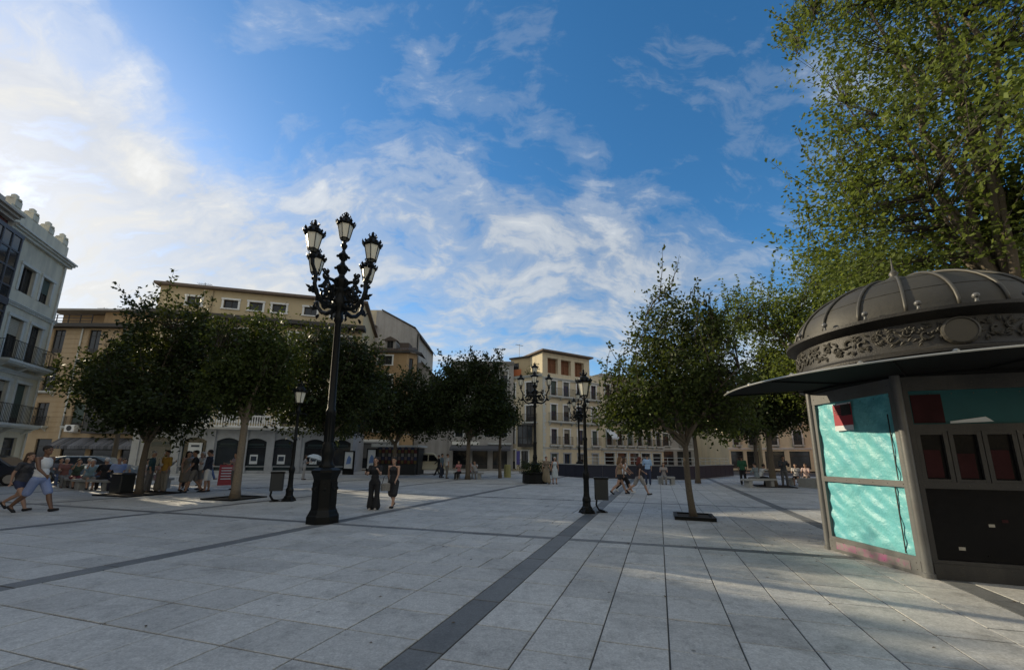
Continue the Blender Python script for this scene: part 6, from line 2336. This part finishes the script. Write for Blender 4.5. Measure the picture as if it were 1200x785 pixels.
# A-board behind the straight grey-trunked tree
ab = empty('a_board', (-15.28, 21.36, 0), R(36), 'red standing menu board leaning behind the straight grey-trunked tree', 'sign board')
mat('board_red', (0.30, 0.035, 0.045), 0.5)
bm_ = MB()
for s in (-1, 1):
    bm_.add([(-0.32, s * 0.30, 0), (0.32, s * 0.30, 0), (0.32, s * 0.03, 1.05), (-0.32, s * 0.03, 1.05),
             (-0.32, s * 0.26, 0), (0.32, s * 0.26, 0), (0.32, 0, 1.05), (-0.32, 0, 1.05)], [(0, 1, 2, 3), (7, 6, 5, 4), (0, 3, 7, 4), (1, 5, 6, 2), (3, 2, 6, 7), (0, 4, 5, 1)])
bm_.build('board', 'board_red', ab)
pl_ = MB()
for s in (-1, 1):
    for k in range(5):
        z_ = 0.3 + 0.14 * k
        y_ = s * (0.303 - 0.27 * z_ / 1.05)
        pl_.add([(-0.22, y_ + s * 0.004, z_), (0.22, y_ + s * 0.004, z_), (0.22, y_ + s * -0.008, z_ + 0.05), (-0.22, y_ - s * 0.008, z_ + 0.05)], [(0, 1, 2, 3)])
pl_.build('menu_lines', 'poster_white', ab)


def totem(x, y, az, w_, h, label, lit=True, name='advert_panel', m='poster_white'):
    t = empty(name, (x, y, 0), R(90 - az), label, 'sign')
    MB().box(-w_ / 2 - 0.08, w_ / 2 + 0.08, -0.10, 0.10, 0.0, 0.5).box(-w_ / 2 - 0.08, -w_ / 2, -0.10, 0.10, 0.5, h).box(w_ / 2, w_ / 2 + 0.08, -0.10, 0.10, 0.5, h).box(
        -w_ / 2 - 0.08, w_ / 2 + 0.08, -0.10, 0.10, h, h + 0.1).build('frame', 'iron', t)
    MB().box(-w_ / 2, w_ / 2, -0.06, 0.06, 0.5, h).build('poster', m, t)
    MB().prism([(-w_ * 0.3, 0), (w_ * 0.25, 0.05), (w_ * 0.3, 0.5), (0, 0.75), (-w_ * 0.2, 0.45)], 0, 0.006, mx=Matrix.Translation((0, -0.062, h * 0.45)) @ rotm('X', 90)).build('poster_picture', 'poster_blue', t)
    return t


mat('poster_blue', (0.12, 0.22, 0.45), 0.5, var=0.4)
totem(-13.9, 33.9, 95, 0.75, 1.9, 'advert panel with a blue picture on white, right of the tall lamp pedestal')
totem(-12.0, 34.0, 95, 0.7, 2.1, 'narrow white advert panel at the left end of the newsstand')
# newsstand
ns = empty('newsstand', (-10.2, 34.2, 0), face(95), 'newsstand with pale fascia and rows of coloured magazine covers behind the two women', 'newsstand')
MB().box(-1.6, 2.1, 0.3, 2.0, 0, 2.3).build('cabin', 'bin_grey', ns)
MB().box(-1.8, 2.3, -0.5, 2.2, 2.35, 2.5).box(-1.8, -0.1, -0.55, -0.5, 2.35, 2.62).build('roof', 'pale_trim', ns)
MB().box(-1.5, 2.0, -0.2, 0.3, 0.0, 0.9).build('counter', 'bin_grey', ns)
for i, c in enumerate(((0.16, 0.04, 0.04), (0.34, 0.34, 0.32), (0.05, 0.07, 0.16), (0.2, 0.16, 0.06), (0.10, 0.11, 0.10), (0.22, 0.18, 0.18))):
    mat('cover_%d' % i, c, 0.4, var=0.3, scale=8)
rr_ = random.Random(8)
for r_ in range(5):
    for k in range(12):
        x_ = -1.45 + k * 0.29
        cover = CACHE.setdefault(('cover', (r_ * 5 + k * 3) % 6), MB().box(0, 0.22, 0, 0.012, 0, 0.28).mesh('magazine', 'cover_%d' % ((r_ * 5 + k * 3) % 6)))
        link('magazine', cover, ns, (x_, 0.27 - 0.0, 0.95 + r_ * 0.3 - (0.02 if k % 2 else 0)))
# planter round the far five-lantern lamp
fp = empty('flower_planter', (1.49, 24.92, 0), 0, 'dark planter with shrubs round the foot of the far five-lantern lamp', 'planter')
MB().lathe([(0.75, 0), (0.8, 0.05), (0.78, 0.55), (0.86, 0.6), (0.86, 0.68), (0.5, 0.68)], 12).build('tub', 'iron', fp)
rngp = np.random.default_rng(2)
cen = []
for k in range(60):
    a = rngp.uniform(0, 2 * PI); r_ = rngp.uniform(0.45, 1.0)
    cc_ = np.array([r_ * math.cos(a), r_ * math.sin(a), 0.72 + rngp.uniform(0, 0.45)])
    cen.append(cc_ + rngp.normal(0, 0.12, (22, 3)))
cen = np.concatenate(cen)
o = link('shrubs', leaves_mesh('shrubs', cen, np.tile(np.array([[0, 0, 0.6]]), (len(cen), 1)), 0.11, 'leaf_dark', rngp), fp)
o['kind'] = 'stuff'
pp = MB().lathe([(0.28, 0), (0.28, 0.9), (0.24, 0.95), (0.24, 1.0)], 10)
mat('yellow_dull', (0.32, 0.30, 0.12), 0.7)
yp = tag(pp.build('bollard_bin', 'yellow_dull', None, (-0.3, 31.6, 0)), 'dull yellow-green container beside the thin dark trunk near the loggia building', 'container')


# fallen leaves and grit
rngl = np.random.default_rng(31)
pts_ = []
for (tx, ty, sp_, nn_) in ((4.99, 11.07, 2.6, 130), (-10.2, 14.88, 2.5, 80), (-14.9, 16.1, 2.5, 60), (6.5, 4.5, 3.0, 60), (0, 6, 5.0, 60), (9, 12, 3.5, 90)):
    q = rngl.normal(0, sp_, (nn_, 2)) + np.array([tx, ty])
    pts_.append(q)
pts_ = np.concatenate(pts_)
pts_ = pts_[pts_[:, 1] > 2.4]
mat('dry_leaf', (0.12, 0.085, 0.04), 0.8, var=0.5, scale=3, island=0.5)
lf = MB()
for (x_, y_) in pts_:
    a = rngl.uniform(0, 2 * PI); L_ = rngl.uniform(0.012, 0.034)
    c_, s_ = math.cos(a) * L_, math.sin(a) * L_
    lf.add([(x_ - c_, y_ - s_, 0.004), (x_ + s_ * .4, y_ - c_ * .4, 0.012), (x_ + c_, y_ + s_, 0.006), (x_ - s_ * .4, y_ + c_ * .4, 0.010)], [(0, 1, 2, 3)])
tag(lf.build('fallen_leaves', 'dry_leaf'), 'scattered small dry leaves lying on the paving near the trees and kiosk', 'leaf litter', kind='stuff')

# ------------------------------------------------------------------ vehicles
def car(x, y, az, label, col, roofh=1.45, L=4.2, van=False):
    t = empty('parked_van' if van else 'parked_car', (x, y, 0), R(90 - az), label, 'van' if van else 'car')
    pm_ = mat('paint_%s' % (label.split()[0]), col, 0.3, 0.3, var=0.04, coat=0.5)
    W2 = 0.86 if not van else 0.92
    if not van:
        prof = [(-L / 2, 0.35), (-L / 2, 0.75), (-L / 2 + 0.15, 0.92), (-L / 2 + 0.5, 1.0), (-L / 2 + 0.85, roofh - 0.08), (-L / 2 + 1.3, roofh), (0.35, roofh), (0.75, roofh - 0.1), (1.25, 0.98), (L / 2 - 0.2, 0.85), (L / 2, 0.68), (L / 2, 0.35)]
    else:
        prof = [(-L / 2, 0.4), (-L / 2, 1.7), (-L / 2 + 0.15, 1.9), (L / 2 - 1.5, 1.9), (L / 2 - 0.75, 1.15), (L / 2 - 0.1, 0.95), (L / 2, 0.7), (L / 2, 0.4)]
    def half(z):
        return W2 if z < 1.0 else W2 - (z - 1.0) * 0.28
    b_ = MB()
    n_ = len(prof)
    vs = [(p[0], -half(p[1]), p[1]) for p in prof] + [(p[0], half(p[1]), p[1]) for p in prof]
    fs = [tuple(range(n_)), tuple(reversed(range(n_, 2 * n_)))]
    for i in range(n_):
        k = (i + 1) % n_
        fs.append((i, n_ + i, n_ + k, k))
    b_.add(vs, fs)
    bo = b_.build('body', pm_, t)
    bo.modifiers.new('b', 'BEVEL').width = 0.05
    bo.modifiers['b'].segments = 2
    g_ = MB()
    if not van:
        wins = [[(-1.35, 1.0), (-0.95, roofh - 0.1), (-0.25, roofh - 0.07), (-0.25, 1.0)], [(-0.18, 1.0), (-0.18, roofh - 0.07), (0.4, roofh - 0.08), (1.0, 1.0)]]
    else:
        wins = [[(L / 2 - 1.9, 1.15), (L / 2 - 1.9, 1.7), (L / 2 - 1.45, 1.7), (L / 2 - 1.0, 1.15)], [(L / 2 - 2.7, 1.15), (L / 2 - 2.7, 1.7), (L / 2 - 2.0, 1.7), (L / 2 - 2.0, 1.15)]]
    for wn_ in wins:
        for s in (-1, 1):
            vs = [(p[0], s * (half(p[1]) + 0.006), p[1]) for p in wn_]
            g_.add(vs, [(0, 1, 2, 3) if s > 0 else (3, 2, 1, 0)])
    g_.build('side_window', 'glass', t)
    for sx in (-1, 1):
        for s in (-1, 1):
            wx = sx * (L / 2 - 0.78)
            m_ = Matrix.Translation((wx, s * (W2 - 0.1), 0.32)) @ rotm('X', 90)
            wh = MB().lathe([(0.24, -0.12), (0.32, -0.10), (0.32, 0.10), (0.24, 0.12)], 18, mx=m_).build('wheel', 'black_paint', t)
            MB().lathe([(0.2, -0.125), (0.21, 0.125), (0.05, 0.128)], 12, mx=m_).build('rim', 'rim_metal', wh)
    for s in (-1, 1):
        MB().ball((L / 2 - 0.12, s * 0.6, 0.72), 0.1, 8, 6, (0.8, 1.4, 0.7)).build('headlight', 'milk_glass', t)
        MB().ball((-L / 2 + 0.08, s * 0.68, 0.82), 0.09, 8, 6, (0.6, 1.0, 1.3)).build('tail_light', 'board_red', t)
    return t


car(-23.6, 22.3, 62, 'blue-grey parked car seen behind the seated people at the left', (0.14, 0.20, 0.26))
car(-26.0, 19.6, 62, 'dark parked car at the left edge behind the striding man', (0.03, 0.04, 0.055))
car(-7.9, 36.5, 80, 'cream parked van right of the newsstand', (0.40, 0.38, 0.28), L=4.4, van=True)
